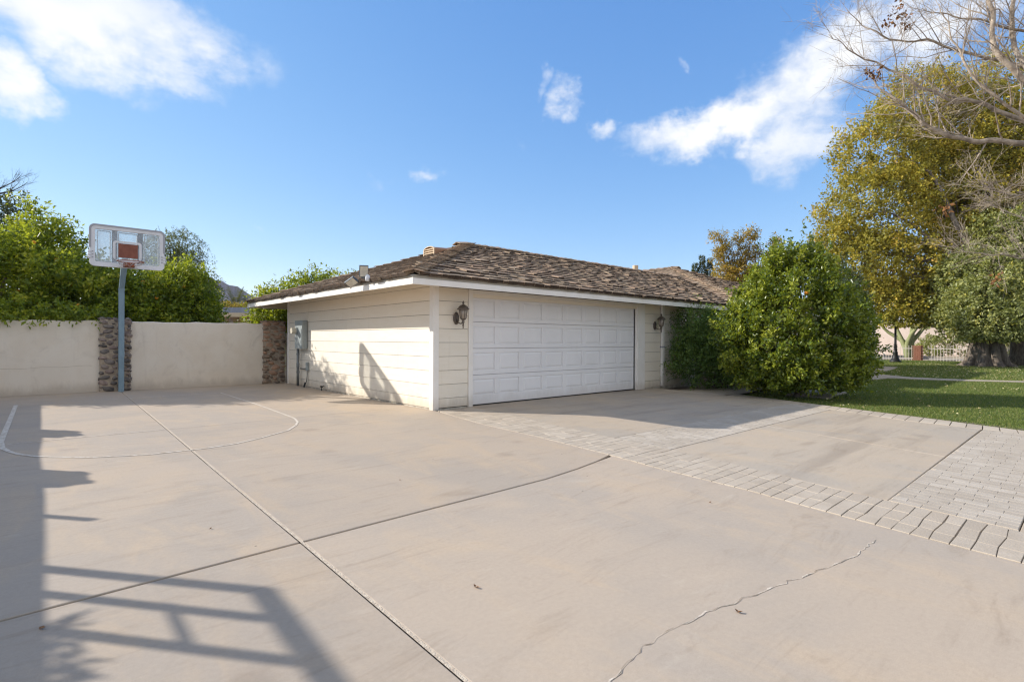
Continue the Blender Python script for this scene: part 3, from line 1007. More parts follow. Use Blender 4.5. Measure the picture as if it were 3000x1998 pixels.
NL, NF, NR, NB = (-sa, 0, ca), (0, -sa, ca), (sa, 0, ca), (0, sa, ca)
caps((OXE + .05, OYE + .05, ZE), (RX0, RIDGE_Y, RZ), NL, NF)
caps((OXE + .05, YB - .05, ZE), (RX0, RIDGE_Y, RZ), NL, NB, .26)
caps((vx, RIDGE_Y, RZ), (RX0 - .1, RIDGE_Y, RZ), NF, NB, .24)
caps((MX0 + .05, MY0 + .05, ZE), (MRX, MRY, MRZ), NL, NF, .24)
caps((RXE - .05, MY0 + .05, ZE), (MRX, MRY, MRZ), NR, NF, .4)
caps((MRX, 12, MRZ), (MRX, MRY, MRZ), NL, NR, .4)
# valley flashing
fl = MB()
for k in range(12):
    t0, t1 = k / 12, (k + 1) / 12 - .004
    A, B = np.array((MX0 + .05, OYE + .05, ZE)), np.array((vx, RIDGE_Y, RZ))
    fl.obox((A + (B - A) * (t0 + t1) / 2) + np.array((-.03, .03, .030 + .01 * random.random())), (B - A) * (t1 - t0) / 2, np.array((.045, -.045, 0)), np.array((0, 0, .006)))
fl.build('valley_flashing', M_FLASH, roof)

# roof vents
zl = lambda x: ZE + SL * (x - OXE)
vt = MB()
y0, y1, xf = 3.73, 4.26, 2.48
prof = [(y0, 0), (y0, .20)] + [((y0 + y1) / 2 - .265 * math.cos(a), .20 + .095 * math.sin(a)) for a in np.linspace(.25, math.pi - .25, 7)] + [(y1, .20), (y1, 0)]
for x0, s_ in ((xf, 1.0),):
    n = len(prof)
    zb = zl(xf)
    fr = [(xf, a, zb - .02 + h_) for a, h_ in prof]
    bk = [(xf + .82, a, zb + h_ * .98 + .02) for a, h_ in prof]
    vt.add(fr + bk, [(i, (i + 1) % n, n + (i + 1) % n, n + i)[::-1] for i in range(n)] + [tuple(range(n, 2 * n))])
    vt.add([(xf + .05, a, zb - .02 + h_) for a, h_ in prof], [tuple(range(n))])
rv = vt.build('roof_vent', M_VENT, house)
for k in range(4):
    z_ = zl(xf) + .03 + k * .058
    MB().hexa([(xf - .012, y0 + .005, z_ - .012), (xf + .03, y0 + .005, z_ + .016), (xf + .03, y1 - .005, z_ + .016), (xf - .012, y1 - .005, z_ - .012),
               (xf - .012, y0 + .005, z_ + .006), (xf + .03, y0 + .005, z_ + .034), (xf + .03, y1 - .005, z_ + .034), (xf - .012, y1 - .005, z_ + .006)]).build('louver', M_VENTL, rv)
fm = MB()
for a in (y0, y1 - .028):
    fm.box(xf - .02, xf, a, a + .028, zl(xf) - .03, zl(xf) + .20)
arc = [(xf - .01, (y0 + y1) / 2 - .262 * math.cos(t), zl(xf) + .18 + .095 * math.sin(t)) for t in np.linspace(.2, math.pi - .2, 9)]
fm.tube(arc, .014, 5)
fm.box(xf - .02, xf, y0 + .029, y1 - .029, zl(xf) - .03, zl(xf) - .005)
fm.build('vent_frame', M_VENTL, rv)
pp = at(1861.5, 797, 22.6)
MB().lathe([(.055, -.35), (.055, .02)], pp, 12).lathe([(.085, .02), (.12, .10), (.12, .27), (.10, .28)], pp, 14).build('vent_pipe', M_VENTL, house, smooth=False)
pv = at(1887, 803, 23.5)
MB().lathe([(.40, -.15), (.40, .0), (.36, .05), (.18, .10), (.02, .115)], pv, 18, sy=.7).build('roof_vent', M_VENTL, house)

# ------------------------------------------------------------------ wall lanterns


def lantern(x, z, label):
    t = thing('wall_lantern', label, 'lantern', (x, -.01, z), 'matching lanterns beside the garage door')
    yl = -.20
    MB().lathe([(.001, -.004), (.045, -.012), (.062, -.020), (.070, -.040), (.055, -.05)][::-1], (x - .02, .02, z - .06), 16, ax=1, sx=1.0, sy=1.75).build('backplate', M_BRONZE, t, smooth=True)
    arm = [(x - .02, -.03, z - .10), (x - .015, -.08, z - .15), (x, -.15, z - .165), (x + .01, yl, z - .12), (x + .01, yl, z - .06)]
    MB().tube(arm, [.015, .013, .012, .013, .018], 7).build('arm', M_BRONZE, t, smooth=True)
    c = (x + .01, yl, z)
    MB().lathe([(.002, -.255), (.016, -.245), (.008, -.225), (.020, -.20), (.013, -.18), (.022, -.15), (.030, -.125), (.018, -.105), (.052, -.085), (.055, -.07)], c, 14).build('finial', M_BRONZE, t, smooth=True)
    MB().lathe([(.052, -.068), (.066, .03), (.078, .10)], c, 12).build('glass', M_FROST, t, smooth=True)
    rb = MB()
    for k in range(6):
        a = k * math.pi / 3 + .3
        u = np.array((math.cos(a), math.sin(a), 0))
        rb.tube([np.asarray(c) + u * .056 + (0, 0, -.07), np.asarray(c) + u * .070 + (0, 0, .03), np.asarray(c) + u * .082 + (0, 0, .105)], .006, 5)
    rb.build('glass_rib', M_BRONZE, t)
    MB().lathe([(.082, .098), (.118, .102), (.120, .112), (.100, .130), (.090, .150), (.060, .178), (.022, .195), (.012, .205), (.020, .220), (.022, .235), (.008, .262), (.001, .27)], c, 18).build('lantern_cap', M_BRONZE, t, smooth=True)


lantern(.525, 1.79, 'bronze wall lantern on the cream boards between house corner and garage door')
lantern(7.30, 1.79, 'bronze wall lantern between the garage door and the downspout')

# ------------------------------------------------------------------ electric service
eb = thing('electric_meter_box', 'grey electric meter box with round meter on the sunlit side wall', 'meter box', (-.08, 6.43, 1.05))
MB().box(-.165, -.012, 6.16, 6.70, 1.046, 1.826).build('cabinet', M_METER, eb, bevel=.008)
MB().box(-.176, -.166, 6.20, 6.66, 1.07, 1.60).build('door', M_METER, eb, bevel=.003)
MB().lathe([(.095, -.02), (.095, .03), (.085, .035)], (-.20, 6.50, 1.545), 20, ax=0).build('meter_socket', M_METER, eb)
MB().lathe([(.078, -.125), (.082, -.11), (.082, .0)], (-.21, 6.50, 1.545), 20, ax=0).build('meter', M_LEDG, eb, smooth=False)
MB().tube([(-.10, 6.63, 1.046), (-.10, 6.63, .02)], .037, 12).build('conduit', M_CONDUIT, eb, smooth=True)
cl = MB()
for z_ in (.90, .62, .56, .40):
    cl.lathe([(.045, -.02), (.045, .02)], (-.10, 6.63, z_), 12)
cl.build('coupling', M_CONDUIT, eb)
oc = thing('disconnect_box', 'small grey disconnect box with cable below the meter cabinet', 'junction box', (-.03, 6.11, .45))
MB().box(-.062, -.010, 6.06, 6.17, .46, .68).build('cover', M_METER, oc, bevel=.006)
MB().tube([(-.04, 6.17, .52), (-.04, 6.35, .50), (-.06, 6.56, .505)], .014, 8).build('conduit', M_CONDUIT, oc)
MB().tube([(-.035, 6.12, .46), (-.045, 6.10, .30), (-.05, 6.13, .16), (-.07, 6.19, .10)], .010, 7).build('cable', M_BLACK, oc)
MB().tube([(-.06, 6.18, .14), (-.09, 6.20, .012)], .026, 8).build('plug', M_BLACK, oc)
hb = thing('hose_spigot', 'short black hose spigot stub at the foot of the sunlit side wall', 'spigot', (-.05, 5.0, 0))
MB().tube([(-.09, 5.0, .004), (-.09, 5.0, .10), (-.02, 5.0, .12)], .012, 8).build('pipe', M_BLACK, hb)
MB().box(-.115, -.065, 4.96, 5.04, .085, .125).build('valve', M_BLACK, hb, bevel=.006)
hc = thing('hose_spigot', 'small white spigot beside the downspout near the dark shrub', 'spigot', (7.53, -.03, .28))
MB().tube([(7.53, .0, .30), (7.53, -.07, .30), (7.53, -.09, .25)], .014, 8).build('pipe', M_TRIM, hc)
MB().lathe([(.03, .0), (.03, .012)], (7.53, -.07, .315), 10).build('valve', M_TRIM, hc)

# ------------------------------------------------------------------ twin flood light on the eave
fa, fbk = on_plane(980 + 330 * .15287, 700 + 830 * .15287, (1, 0, 0), -1.02), on_plane(980 + 560 * .15287, 700 + 620 * .15287, (1, 0, 0), -.95)
piv = on_plane(980 + 520 * .15287, 700 + 755 * .15287, (1, 0, 0), -.93)
flt = thing('flood_light', 'twin square flood light fixed to the shake roof edge', 'flood light', tuple(piv))


def head(c, up, nrm_, label=None):
    up, nn = nrm(up), nrm(nrm_)
    nn = nrm(nn - up * (nn @ up))
    sd = np.cross(up, nn)
    h_ = MB().obox(c, sd * .082, up * .11, nn * .02)
    for k in range(9):
        h_.obox(c - nn * .033 + up * (-.096 + k * .024), sd * .076, up * .004, nn * .014)
    ho = h_.build('lamp_head', M_CASTAL, flt, bevel=.004)
    MB().obox(c + nn * .0215, sd * .070, up * .096, nn * .002).build('lens', M_LEDG, ho)


head(fbk, (-.1, -.25, .95), (-.25, -.95, -.1))
head(fa, (-.45, .80, -.52), (-.45, -.45, -.75))
MB().tube([piv + (0, 0, .02), piv + (.06, -.12, -.02), piv + (.12, -.16, -.06)], .022, 8).build('bracket', M_CASTAL, flt)
MB().lathe([(.03, -.07), (.045, -.05), (.045, .03), (.02, .05)], piv + (.02, -.20, .0), 12).build('sensor', M_WHITEPL, flt, smooth=True)
MB().tube([piv + (.02, .35, -.10), piv + (-.10, .30, -.20)], .006, 6).build('bracket', M_TRIM, flt)

# ------------------------------------------------------------------ perimeter walls and stone pillars
def stucco_wall(x0, x1, y0, y1, h, label, h2=None):
    h2 = h2 or h
    nx = 14
    m_ = MB()
    long_x = (x1 - x0) > (y1 - y0)
    P = np.linspace(x0, x1, nx) if long_x else np.linspace(y0, y1, nx)
    hs = h + (h2 - h) * np.linspace(0, 1, nx) + .012 * rng.normal(size=nx)
    vs, fs = [], []
    for p, z in zip(P, hs):
        a, b = ((p, y0), (p, y1)) if long_x else ((x1, p), (x0, p))
        vs += [(*a, -.1), (*a, z - .02), (a[0] + (0 if long_x else -.03), a[1] + (.03 if long_x else 0), z), (b[0] + (0 if long_x else .03), b[1] - (.03 if long_x else 0), z), (*b, z - .02), (*b, -.1)]
    for i in range(nx - 1):
        for k in range(5):
            fs.append((i * 6 + k, i * 6 + k + 1, (i + 1) * 6 + k + 1, (i + 1) * 6 + k)[::-1])
    fs.append((0, 1, 2, 3, 4, 5))
    fs.append(tuple((nx - 1) * 6 + k for k in range(6))[::-1])
    m_.add(vs, fs)
    o = m_.build('garden_wall', M_STUCCO, None)
    return tag(o, label, 'wall', 'stucco wall panels between stone pillars')


mid_wall = stucco_wall(-3.76, -.56, 8.15, 8.36, 1.742, 'cream stucco wall panel between the two stone pillars', 1.775)
left_wall = stucco_wall(-7.52, -4.35, 8.165, 8.36, 1.71, 'cream stucco wall panel left of the pillar behind the basketball pole', 1.735)
stucco_wall(-7.70, -7.50, -6.5, 8.16, 1.75, 'long stucco side wall running towards the street, ending at the trellis')
ck = MB()
xs = np.linspace(-6.4, -4.5, 26)
ck.tube([(x, 8.1655, .60 + .045 * (x + 6.4) / 1.9 + .010 * math.sin(x * 9) + .006 * random.random()) for x in xs], .0028, 4)
ck.build('hairline_crack', M_MORTAR, left_wall)
for pts in ([(-2.36, 8.150, 1.27), (-2.27, 8.149, 1.19), (-2.17, 8.149, 1.15), (-2.10, 8.149, 1.18), (-2.06, 8.150, 1.26)], [(-3.38, 8.150, .72), (-3.385, 8.149, .60), (-3.30, 8.149, .585), (-3.22, 8.150, .59)]):
    MB().tube(pts, .0055, 5).build('plaster_scar', M_STUCCO, mid_wall)
# patched plaster panel at the foot
sp_ = MB().box(-1.30, -1.06, 8.141, 8.149, .02, .245)
sp_ = tag(sp_.build('plaster_patch', M_STUCCO), 'small square plaster patch at the foot of the middle wall panel', 'patch')


def stone_mesh(k):
    bm = bmesh.new()
    bmesh.ops.create_icosphere(bm, subdivisions=1, radius=.5)
    bmesh.ops.subdivide_edges(bm, edges=bm.edges, cuts=0)
    r = random.Random(k)
    ph = [r.random() * 6.28 for _ in range(6)]
    for v in bm.verts:
        c = v.co
        p = 2.6
        n = (abs(c.x) ** p + abs(c.y) ** p + abs(c.z) ** p) ** (1 / p)
        c *= .5 / n
        c *= 1 + .10 * math.sin(7 * c.x + ph[0]) + .10 * math.sin(8 * c.z + ph[1]) + .06 * math.sin(9 * c.y + ph[2])
    me = bpy.data.meshes.new('stone')
    bm.to_mesh(me)
    bm.free()
    for p in me.polygons:
        p.use_smooth = True
    return me


STONES = [stone_mesh(k) for k in range(10)]
STONES2 = [m.copy() for m in STONES]
for m in STONES:
    m.materials.append(M_STONE)
for m in STONES2:
    m.materials.append(M_STONE2)


def stone_pillar(x0, x1, y0, y1, h, label, meshes, sides=('F',), hmin=.05, hmax=.12, wmin=.08, wmax=.2, only_core=False):
    t = thing('stone_pillar', label, 'pillar', ((x0 + x1) / 2, (y0 + y1) / 2, 0), 'river stone pillars set into the stucco walls')
    MB().box(x0 + .015, x1 - .015, y0 + .020, y1, -.05, h - .03).build('mortar_core', M_MORTAR, t)
    L = origin(t)
    for sd in sides:
        a, b = (x0, x1) if sd in 'FB' else (y0, y1)
        done = []
        tries = 0
        size = wmax
        while tries < 2600 and len(done) < 120:
            tries += 1
            size = wmax * (1 - .62 * tries / 2600)
            w = size * (.75 + .5 * random.random())
            hh = max(hmin, min(hmax, w * (.42 + .40 * random.random())))
            p, z = a + random.random() * (b - a), .02 + random.random() * (h - .05)
            p = min(max(p, a + w * .42), b - w * .42)
            z = min(max(z, hh * .45), h - hh * .5)
            if any(abs(p - q[0]) < .47 * (w + q[2]) and abs(z - q[1]) < .47 * (hh + q[3]) and ((p - q[0]) / (.5 * (w + q[2]))) ** 2 + ((z - q[1]) / (.5 * (hh + q[3]))) ** 2 < .98 for q in done):
                continue
            done.append((p, z, w, hh))
            o = link('stone', meshes[random.randrange(len(meshes))], t)
            dp = .07 + .05 * random.random()
            c = {'F': (p, y0 + .040, z), 'E': (x1 - .040, p, z), 'W': (x0 + .040, p, z)}[sd]
            o.location = Vector(c) - Vector(L)
            s_ = (w * 1.02, dp * 1.3, hh * 1.05)
            o.scale = s_ if sd == 'F' else (s_[1], s_[0], s_[2])
            o.rotation_euler = ((random.random() - .5) * .15, (random.random() - .5) * .5, (random.random() - .5) * .2)
    for i in range(max(2, int((x1 - x0) / .12))):
        for j in range(2):
            o = link('stone', meshes[random.randrange(len(meshes))], t)
            o.location = Vector((x0 + (i + .5) * (x1 - x0) / max(2, int((x1 - x0) / .12)), y0 + .08 + j * (y1 - y0 - .14), h - .02)) - Vector(L)
            o.scale = (.15 + .03 * random.random(), .17, .075 + .03 * random.random())
            o.rotation_euler = (0, (random.random() - .5) * .3, random.random())
    return t


stone_pillar(-4.375, -3.74, 8.06, 8.40, 1.82, 'grey river stone pillar directly behind the blue basketball pole', STONES, ('F', 'E'), .045, .15, .08, .22)
stone_pillar(-.583, .05, 8.06, 8.42, 1.84, 'brown fieldstone pillar beside the back corner of the garage', STONES2, ('F',), .05, .16, .08, .24)
stone_pillar(-7.75, -7.42, 4.05, 4.50, 2.02, 'stone pillar in the long side wall, the one farther from the street', STONES, ('E',), .10, .18, .12, .22)
stone_pillar(-7.75, -7.42, .90, 1.40, 1.97, 'stone pillar in the long side wall, the one nearer the trellis', STONES, ('E',), .10, .18, .12, .22)
tag(MB().box(.12, .30, 7.98, 8.30, -.05, 1.5).build('gate_post', M_SIDING), 'short cream post in the gap behind the garage corner', 'post')
# timber trellis standing above the side wall
tr = thing('trellis', 'tall timber trellis fixed above the long side wall', 'trellis', (-7.47, -3, 0))
for y_, h_ in ((-.42, 1.98), (-1.62, 2.43), (-2.02, 2.41), (-2.47, 2.40), (-4.2, 2.34)):
    MB().box(-7.495, -7.43, y_ - (.03 if y_ == -1.62 else .018), y_ + (.03 if y_ == -1.62 else .018), 1.0, h_ - .06).build('post', M_BEIGE, tr)
MB().hexa([(-7.49, -4.3, 2.29), (-7.43, -4.3, 2.29), (-7.43, -1.59, 2.375), (-7.49, -1.59, 2.375), (-7.49, -4.3, 2.345), (-7.43, -4.3, 2.345), (-7.43, -1.59, 2.43), (-7.49, -1.59, 2.43)]).build('beam', M_BEIGE, tr)
MB().box(-7.46, -7.44, -2.5, -1.98, 2.05, 2.08).build('rail', M_BEIGE, tr)

# ------------------------------------------------------------------ basketball hoop
hoop = thing('basketball_hoop', 'basketball hoop with clear backboard on a leaning blue grey pole', 'basketball hoop', (-3.95, 7.88, 0))
PY = 7.90
MB().box(-4.012, -3.896, PY - .058, PY + .058, -.02, 2.54).build('pole', M_POLE, hoop, bevel=.012)
MB().hexa([(-4.008, PY - .054, 2.53), (-3.900, PY - .054, 2.53), (-3.900, PY + .054, 2.53), (-4.008, PY + .054, 2.53),
           (-3.99, 7.40, 3.30), (-3.86, 7.40, 3.30), (-3.86, 7.52, 3.30), (-3.99, 7.52, 3.30)]).build('pole_arm', M_POLE, hoop, bevel=.01)
MB().box(-4.016, -3.892, PY - .062, PY + .062, 2.50, 2.545).build('pole_collar', M_POLE, hoop)
MB().box(-3.89, -3.885, PY - .03, PY + .03, .86, 1.0).build('warning_label', M_WHITEPL, hoop)
bx0, bx1, bz0, bz1, by = -4.62, -3.18, 2.975, 3.93, 7.10


def rrect(x0, x1, z0, z1, r, n=6):
    P = []
    for cx, cz, a0 in ((x1 - r, z1 - r, 0), (x0 + r, z1 - r, 90), (x0 + r, z0 + r, 180), (x1 - r, z0 + r, 270)):
        for k in range(n + 1):
            a = math.radians(a0 + 90 * k / n)
            P.append((cx + r * math.cos(a), cz + r * math.sin(a)))
    return P


def ring(outer, inner, y0, y1, mb, skip=()):
    n = len(outer)
    vs = [(x, y0, z) for x, z in outer] + [(x, y0, z) for x, z in inner] + [(x, y1, z) for x, z in outer] + [(x, y1, z) for x, z in inner]
    fs = []
    for i in range(n):
        j = (i + 1) % n
        if i in skip:
            continue
        fs += [(i, j, n + j, n + i)[::-1], (2 * n + i, 2 * n + j, 3 * n + j, 3 * n + i), (i, j, 2 * n + j, 2 * n + i), (n + i, n + j, 3 * n + j, 3 * n + i)[::-1]]
    mb.add(vs, fs)


fr = MB()
ring(rrect(bx0, bx1, bz0, bz1, .10), rrect(bx0 + .098, bx1 - .098, bz0 + .105, bz1 - .10, .035), by - .018, by + .055, fr)
frame = fr.build('backboard_frame', M_WHITEPL, hoop, bevel=.006)
em = MB()
ring(rrect(bx0 - .012, bx1 + .012, bz0 + .32, bz1 + .012, .11), rrect(bx0 + .028, bx1 - .028, bz0 + .335, bz1 - .028, .085), by - .026, by + .06, em, range(14, 27))
vs_keep = em
em.build('edge_trim', M_GREYPL, hoop)
for sx, xx in ((-1, bx0), (1, bx1)):
    for k in range(3):
        z_ = bz0 + .20 + k * .065
        MB().lathe([(.034, -.028), (.038, .0), (.034, .06)], (xx + .014 * sx * -1 + sx * .012, by, z_), 10, ax=1).build('grip_knob', M_WHITEPL, hoop, smooth=True)
        MB().lathe([(.014, -.022), (.014, -.012)], (xx - sx * .055, by - .008, z_), 8, ax=1).build('bolt', M_GREYPL, hoop)
for xc in (-4.16, -3.665):
    MB().box(xc - .052, xc + .052, by + .012, by + .05, bz0 + .09, bz1 - .09).build('back_bar', M_DARKBAR, hoop)
m_gl = bpy.data.materials.new('clear acrylic')
m_gl.use_nodes = True
T = NT(m_gl.node_tree)
pos = T.n('ShaderNodeNewGeometry').outputs['Position']
haze_f = T.step(T.noise(pos, 4.0, 5, .65), .3, .8, .20, .42)
T.n('ShaderNodeOutputMaterial', {'Surface': T.n('ShaderNodeMixShader', {
    0: T.m('ADD', haze_f, .06), 1: T.n('ShaderNodeBsdfTransparent', {'Color': (.95, .97, .97, 1)}).outputs[0],
    2: T.n('ShaderNodeBsdfPrincipled', {'Base Color': (.55, .60, .65), 'Roughness': .18, 'Specular IOR Level': .6}).outputs[0]}).outputs[0]})
MB().box(bx0 + .09, bx1 - .09, by - .006, by + .006, bz0 + .10, bz1 - .095).build('clear_panel', m_gl, hoop)
pn = MB()
for a, b in ((bx0 + .135, -4.235), (-4.098, -3.722), (-3.590, bx1 - .115)):
    ring(rrect(a, b, bz0 + .125, bz1 - .125, .03), rrect(a + .016, b - .016, bz0 + .141, bz1 - .141, .02), by + .0075, by + .052, pn)
pn.build('panel_rib', M_WHITEPL, hoop)
ig = MB()
ring(rrect(-4.195, -3.640, 3.16, 3.60, .06), rrect(-4.145, -3.690, 3.13, 3.555, .03), by - .012, by - .0065, ig)
ig.build('target_border', M_WHITEPL, hoop)
MB().box(-4.09, -3.715, by - .0110, by - .0062, 3.215, 3.545).build('target', M_RUST, hoop)
RC = np.array((-3.895, by - .40, 3.09))
rm = MB()
a_ = np.linspace(0, 2 * math.pi, 33)
rm.tube([RC + (.255 * math.cos(t), .255 * math.sin(t), 0) for t in a_], .011, 7, cap=False)
rm.tube([RC + (.22 * math.cos(t), .24 * math.sin(t), -.045 - .02 * math.sin(t)) for t in np.linspace(.15, math.pi - .15, 15)], .006, 5)
rim = rm.build('rim', M_RIM, hoop, smooth=True)
MB().box(-4.00, -3.79, by - .16, by - .02, 2.99, 3.085).build('rim_bracket', M_RUST, hoop, bevel=.006)
bb = MB()
for s_ in (-.07, .07):
    bb.lathe([(.018, -.03), (.018, 0)], (-3.895 + s_, by - .165, 3.02), 8, ax=1)
bb.build('bracket_bolt', M_RIM, hoop)
nt = MB()
for k in range(10):
    t0 = k * 2 * math.pi / 10
    for sg in (1, -1):
        nt.tube([RC + (.255 * math.cos(t0 + sg * .31 * q), .255 * math.sin(t0 + sg * .31 * q), 0) * np.array((1 - .35 * q, 1 - .35 * q, 1)) + (0, 0, -.10 * q) for q in (0, .5, 1)], .0025, 3)
nt.build('net', M_NET, hoop)
lip = MB()
lip.hexa([(-4.10, by - .03, 2.99), (-3.70, by - .03, 2.99), (-3.70, by + .03, 2.99), (-4.10, by + .03, 2.99),
          (-4.04, by - .04, 3.16), (-3.76, by - .04, 3.16), (-3.76, by + .0, 3.16), (-4.04, by + .0, 3.16)])
lip.build('frame_lug', M_WHITEPL, hoop, bevel=.01)

# ------------------------------------------------------------------ neighbours behind the wall
pt = thing('patio_cover', 'flat beige patio cover behind the middle wall panel', 'patio cover', (.5, 16.2, 0))
P0, P1 = np.array((-.45, 16.85)), np.array((1.9, 15.1))
d_ = nrm(np.array((P1[0] - P0[0], P1[1] - P0[1], 0.0)))
q_ = np.array((-d_[1], d_[0], 0))
A = np.array((-.16, 16.52, 2.32))
MB().obox(A + d_ * 1.8 + q_ * .0, d_ * 1.8, q_ * .04, np.array((0, 0, .085))).build('fascia_beam', M_BEIGE, pt)
MB().obox(A + q_ * 1.6 + d_ * .02, q_ * 1.56, d_ * .04, np.array((0, 0, .082))).build('fascia_beam', M_BEIGE, pt)
MB().obox(A + d_ * 1.83 + q_ * 1.6 + (0, 0, .02), d_ * 1.75, q_ * 1.5, np.array((0, 0, .03))).build('roof_panel', M_BEIGE, pt)
for s_ in (.5, 1.35, 1.60):
    MB().obox(A + d_ * s_ + q_ * .4 - (0, 0, 1.2), d_ * .05, q_ * .05, np.array((0, 0, 1.15))).build('post', M_BEIGE, pt)
MB().obox(A + d_ * .94 + q_ * .9 - (0, 0, .55), d_ * .40, q_ * .03, np.array((0, 0, .46))).build('back_panel', M_BEIGE, pt)
nh = thing('neighbour_house', 'distant house with dark tiled roof beyond the patio cover', 'house', (6.6, 43, 0))
ra, rb_ = at(600 * .10191 + 580, 244 * .10191 + 880, 46), at(1700 * .10191 + 580, 244 * .10191 + 880, 46)
ea, eb_ = at(420 * .10191 + 580, 470 * .10191 + 880, 41), at(1800 * .10191 + 580, 470 * .10191 + 880, 41)
MB().hexa([ea - (0, 0, .1), eb_ - (0, 0, .1), rb_ + (0, 0, -.1), ra + (0, 0, -.1), ea, eb_, rb_, ra]).build('roof', M_DARKROOF, nh)
for k in range(26):
    f_ = k / 25
    a0, b0 = ea + (eb_ - ea) * f_, ra + (rb_ - ra) * f_
    MB().tube([a0 + (0, 0, .0), b0 + (0, 0, .02)], .13, 6).build('roof_tile', M_DARKROOF, nh)
d2 = nrm(eb_ - ea)
q2 = nrm(np.array((-d2[1], d2[0], 0)))
cw = (ea + eb_) / 2 + q2 * 2.2
MB().obox(np.array((cw[0], cw[1], ea[2] / 2 - .1)), d2 * np.linalg.norm(eb_ - ea) * .45, q2 * 1.2, np.array((0, 0, ea[2] / 2))).build('wall', M_STUCCO2, nh)

# ------------------------------------------------------------------ mountain
m_ = MB()
prof = [(300, 905), (420, 860), (540, 800), (600, 808), (632, 820), (648, 822), (660, 832), (690, 838), (720, 858), (735, 866), (760, 895), (800, 925), (900, 960), (1050, 985)]
vs, fs = [], []
xs = np.linspace(300, 1050, 90)
zs_ = np.interp(xs, [p[0] for p in prof], [p[1] for p in prof])
NR_ = 10
for j in range(NR_):
    f_ = j / (NR_ - 1)
    for i, (x, yv) in enumerate(zip(xs, zs_)):
        top = at(x, yv + 1.5 * math.sin(i * 1.3) + 1.2 * math.sin(i * 2.9 + 1), 1500)
        base = at(x, 990, 1500 - 520 * (1 - f_))
        p = top * f_ + base * (1 - f_)
        rg = math.sin(i * .9 + j * .5) + math.sin(i * .37 + 1) + .5 * math.sin(i * 2.1 + j)
        p = p + np.array((*(FW[:2] * rg * 14 * (1 - f_) * f_ * 4), rg * 4 * f_ * (1 - f_) * 4))
        vs.append(p)
for j in range(NR_ - 1):
    for i in range(89):
        a = j * 90 + i
        fs.append((a, a + 1, a + 91, a + 90))
back = [np.array((*(v[:2] + FW[:2] * 600), -2.0)) for v in vs[(NR_ - 1) * 90:]]
b0 = len(vs)
vs += back
for i in range(89):
    a = (NR_ - 1) * 90 + i
    fs.append((a, a + 1, b0 + i + 1, b0 + i))
tag(MB().add(vs, fs).build('mountain', M_MTN), kind='structure')

# ------------------------------------------------------------------ street side: fence, wall, lamp post
XF = 41.3
for k, (ya, yb, lab) in enumerate(((.70, 9.0, 'white iron picket fence left of the brick pillar behind the lamp post'), (-14.0, .10, 'white iron picket fence right of the brick pillar towards the big trunk'))):
    t = thing('picket_fence', lab, 'fence', (XF, (ya + yb) / 2, 0), 'white iron fence panels along the street')
    MB().box(XF - .015, XF + .015, ya, yb, .10, .15).build('rail', M_IRON, t)
    MB().box(XF - .015, XF + .015, ya, yb, .80, .85).build('rail', M_IRON, t)
    bm_ = MB().box(-.014, .014, -.014, .014, -.05, .98).add([(-.02, -.02, .98), (.02, -.02, .98), (.02, .02, .98), (-.02, .02, .98), (0, 0, 1.05)], [(0, 1, 4), (1, 2, 4), (2, 3, 4), (3, 0, 4)])
    me = bpy.data.meshes.new('picket')
    me.from_pydata(bm_.v, [], bm_.f)
    me.materials.append(M_IRON)
    n = int((yb - ya) / .172)
    for i in range(n):
        link('picket', me, t, (0, ya + .06 + i * .172 - (ya + yb) / 2, 0))
t = thing('brick_pillar', 'short red brick pillar between the white fence panels', 'pillar', (XF, .40, 0))
bk = bpy.data.meshes.new('brick')
bm_ = MB().box(-.10, .10, -.055, .055, 0, .068)
bk.from_pydata(bm_.v, [], bm_.f)
bk.materials.append(M_BRICK)
MB().box(XF - .22, XF + .22, .18, .62, -.1, 1.02).build('mortar_core', M_MORTAR, t)
for r in range(13):
    for k in range(2 if r % 2 else 3):
        for fx in (0, 1):
            o = link('brick', bk, t)
            if fx == 0:
                o.rotation_euler = (0, 0, math.pi / 2)
                o.location = (-.19, -.22 + (.11 if r % 2 else 0) + k * .21, r * .08)
            else:
                o.location = (-.20 + (.11 if r % 2 else 0) + k * .20, -.19, r * .08)
for yy, lab in ((30, 'far pink stucco wall across the street'),):
    o = MB().box(62.0, 62.4, -45, 45, -.1, 3.4).build('street_wall', M_STUCCO2)
    tag(o, lab, 'wall')
lp = thing('lamp_post', 'dark green metal lamp post with flared base on the lawn', 'lamp post', (35.9, .58, 0))
c = (35.9, .58, 0)
MB().lathe([(.33, -.02), (.33, .06), (.24, .14), (.17, .32), (.13, .55), (.15, .60), (.10, .68), (.085, .95), (.10, 1.0), (.07, 1.1), (.055, 2.8), (.06, 2.86)], c, 14).build('post', M_BLACK, lp, smooth=True)
rings = MB()
for z_ in (.62, .80, .98, 1.12):
    rings.lathe([(.11, -.02), (.13, 0), (.11, .02)], (35.9, .58, z_), 12)
rings.build('base_ring', M_BLACK, lp)
MB().lathe([(.06, 2.86), (.12, 2.92), (.17, 3.25), (.15, 3.28)], c, 12).build('lantern_glass', M_WHITEPL, lp, smooth=True)
MB().lathe([(.20, 3.281), (.20, 3.30), (.08, 3.42), (.02, 3.52), (.0, 3.55)], c, 12).build('lantern_cap', M_BLACK, lp, smooth=True)
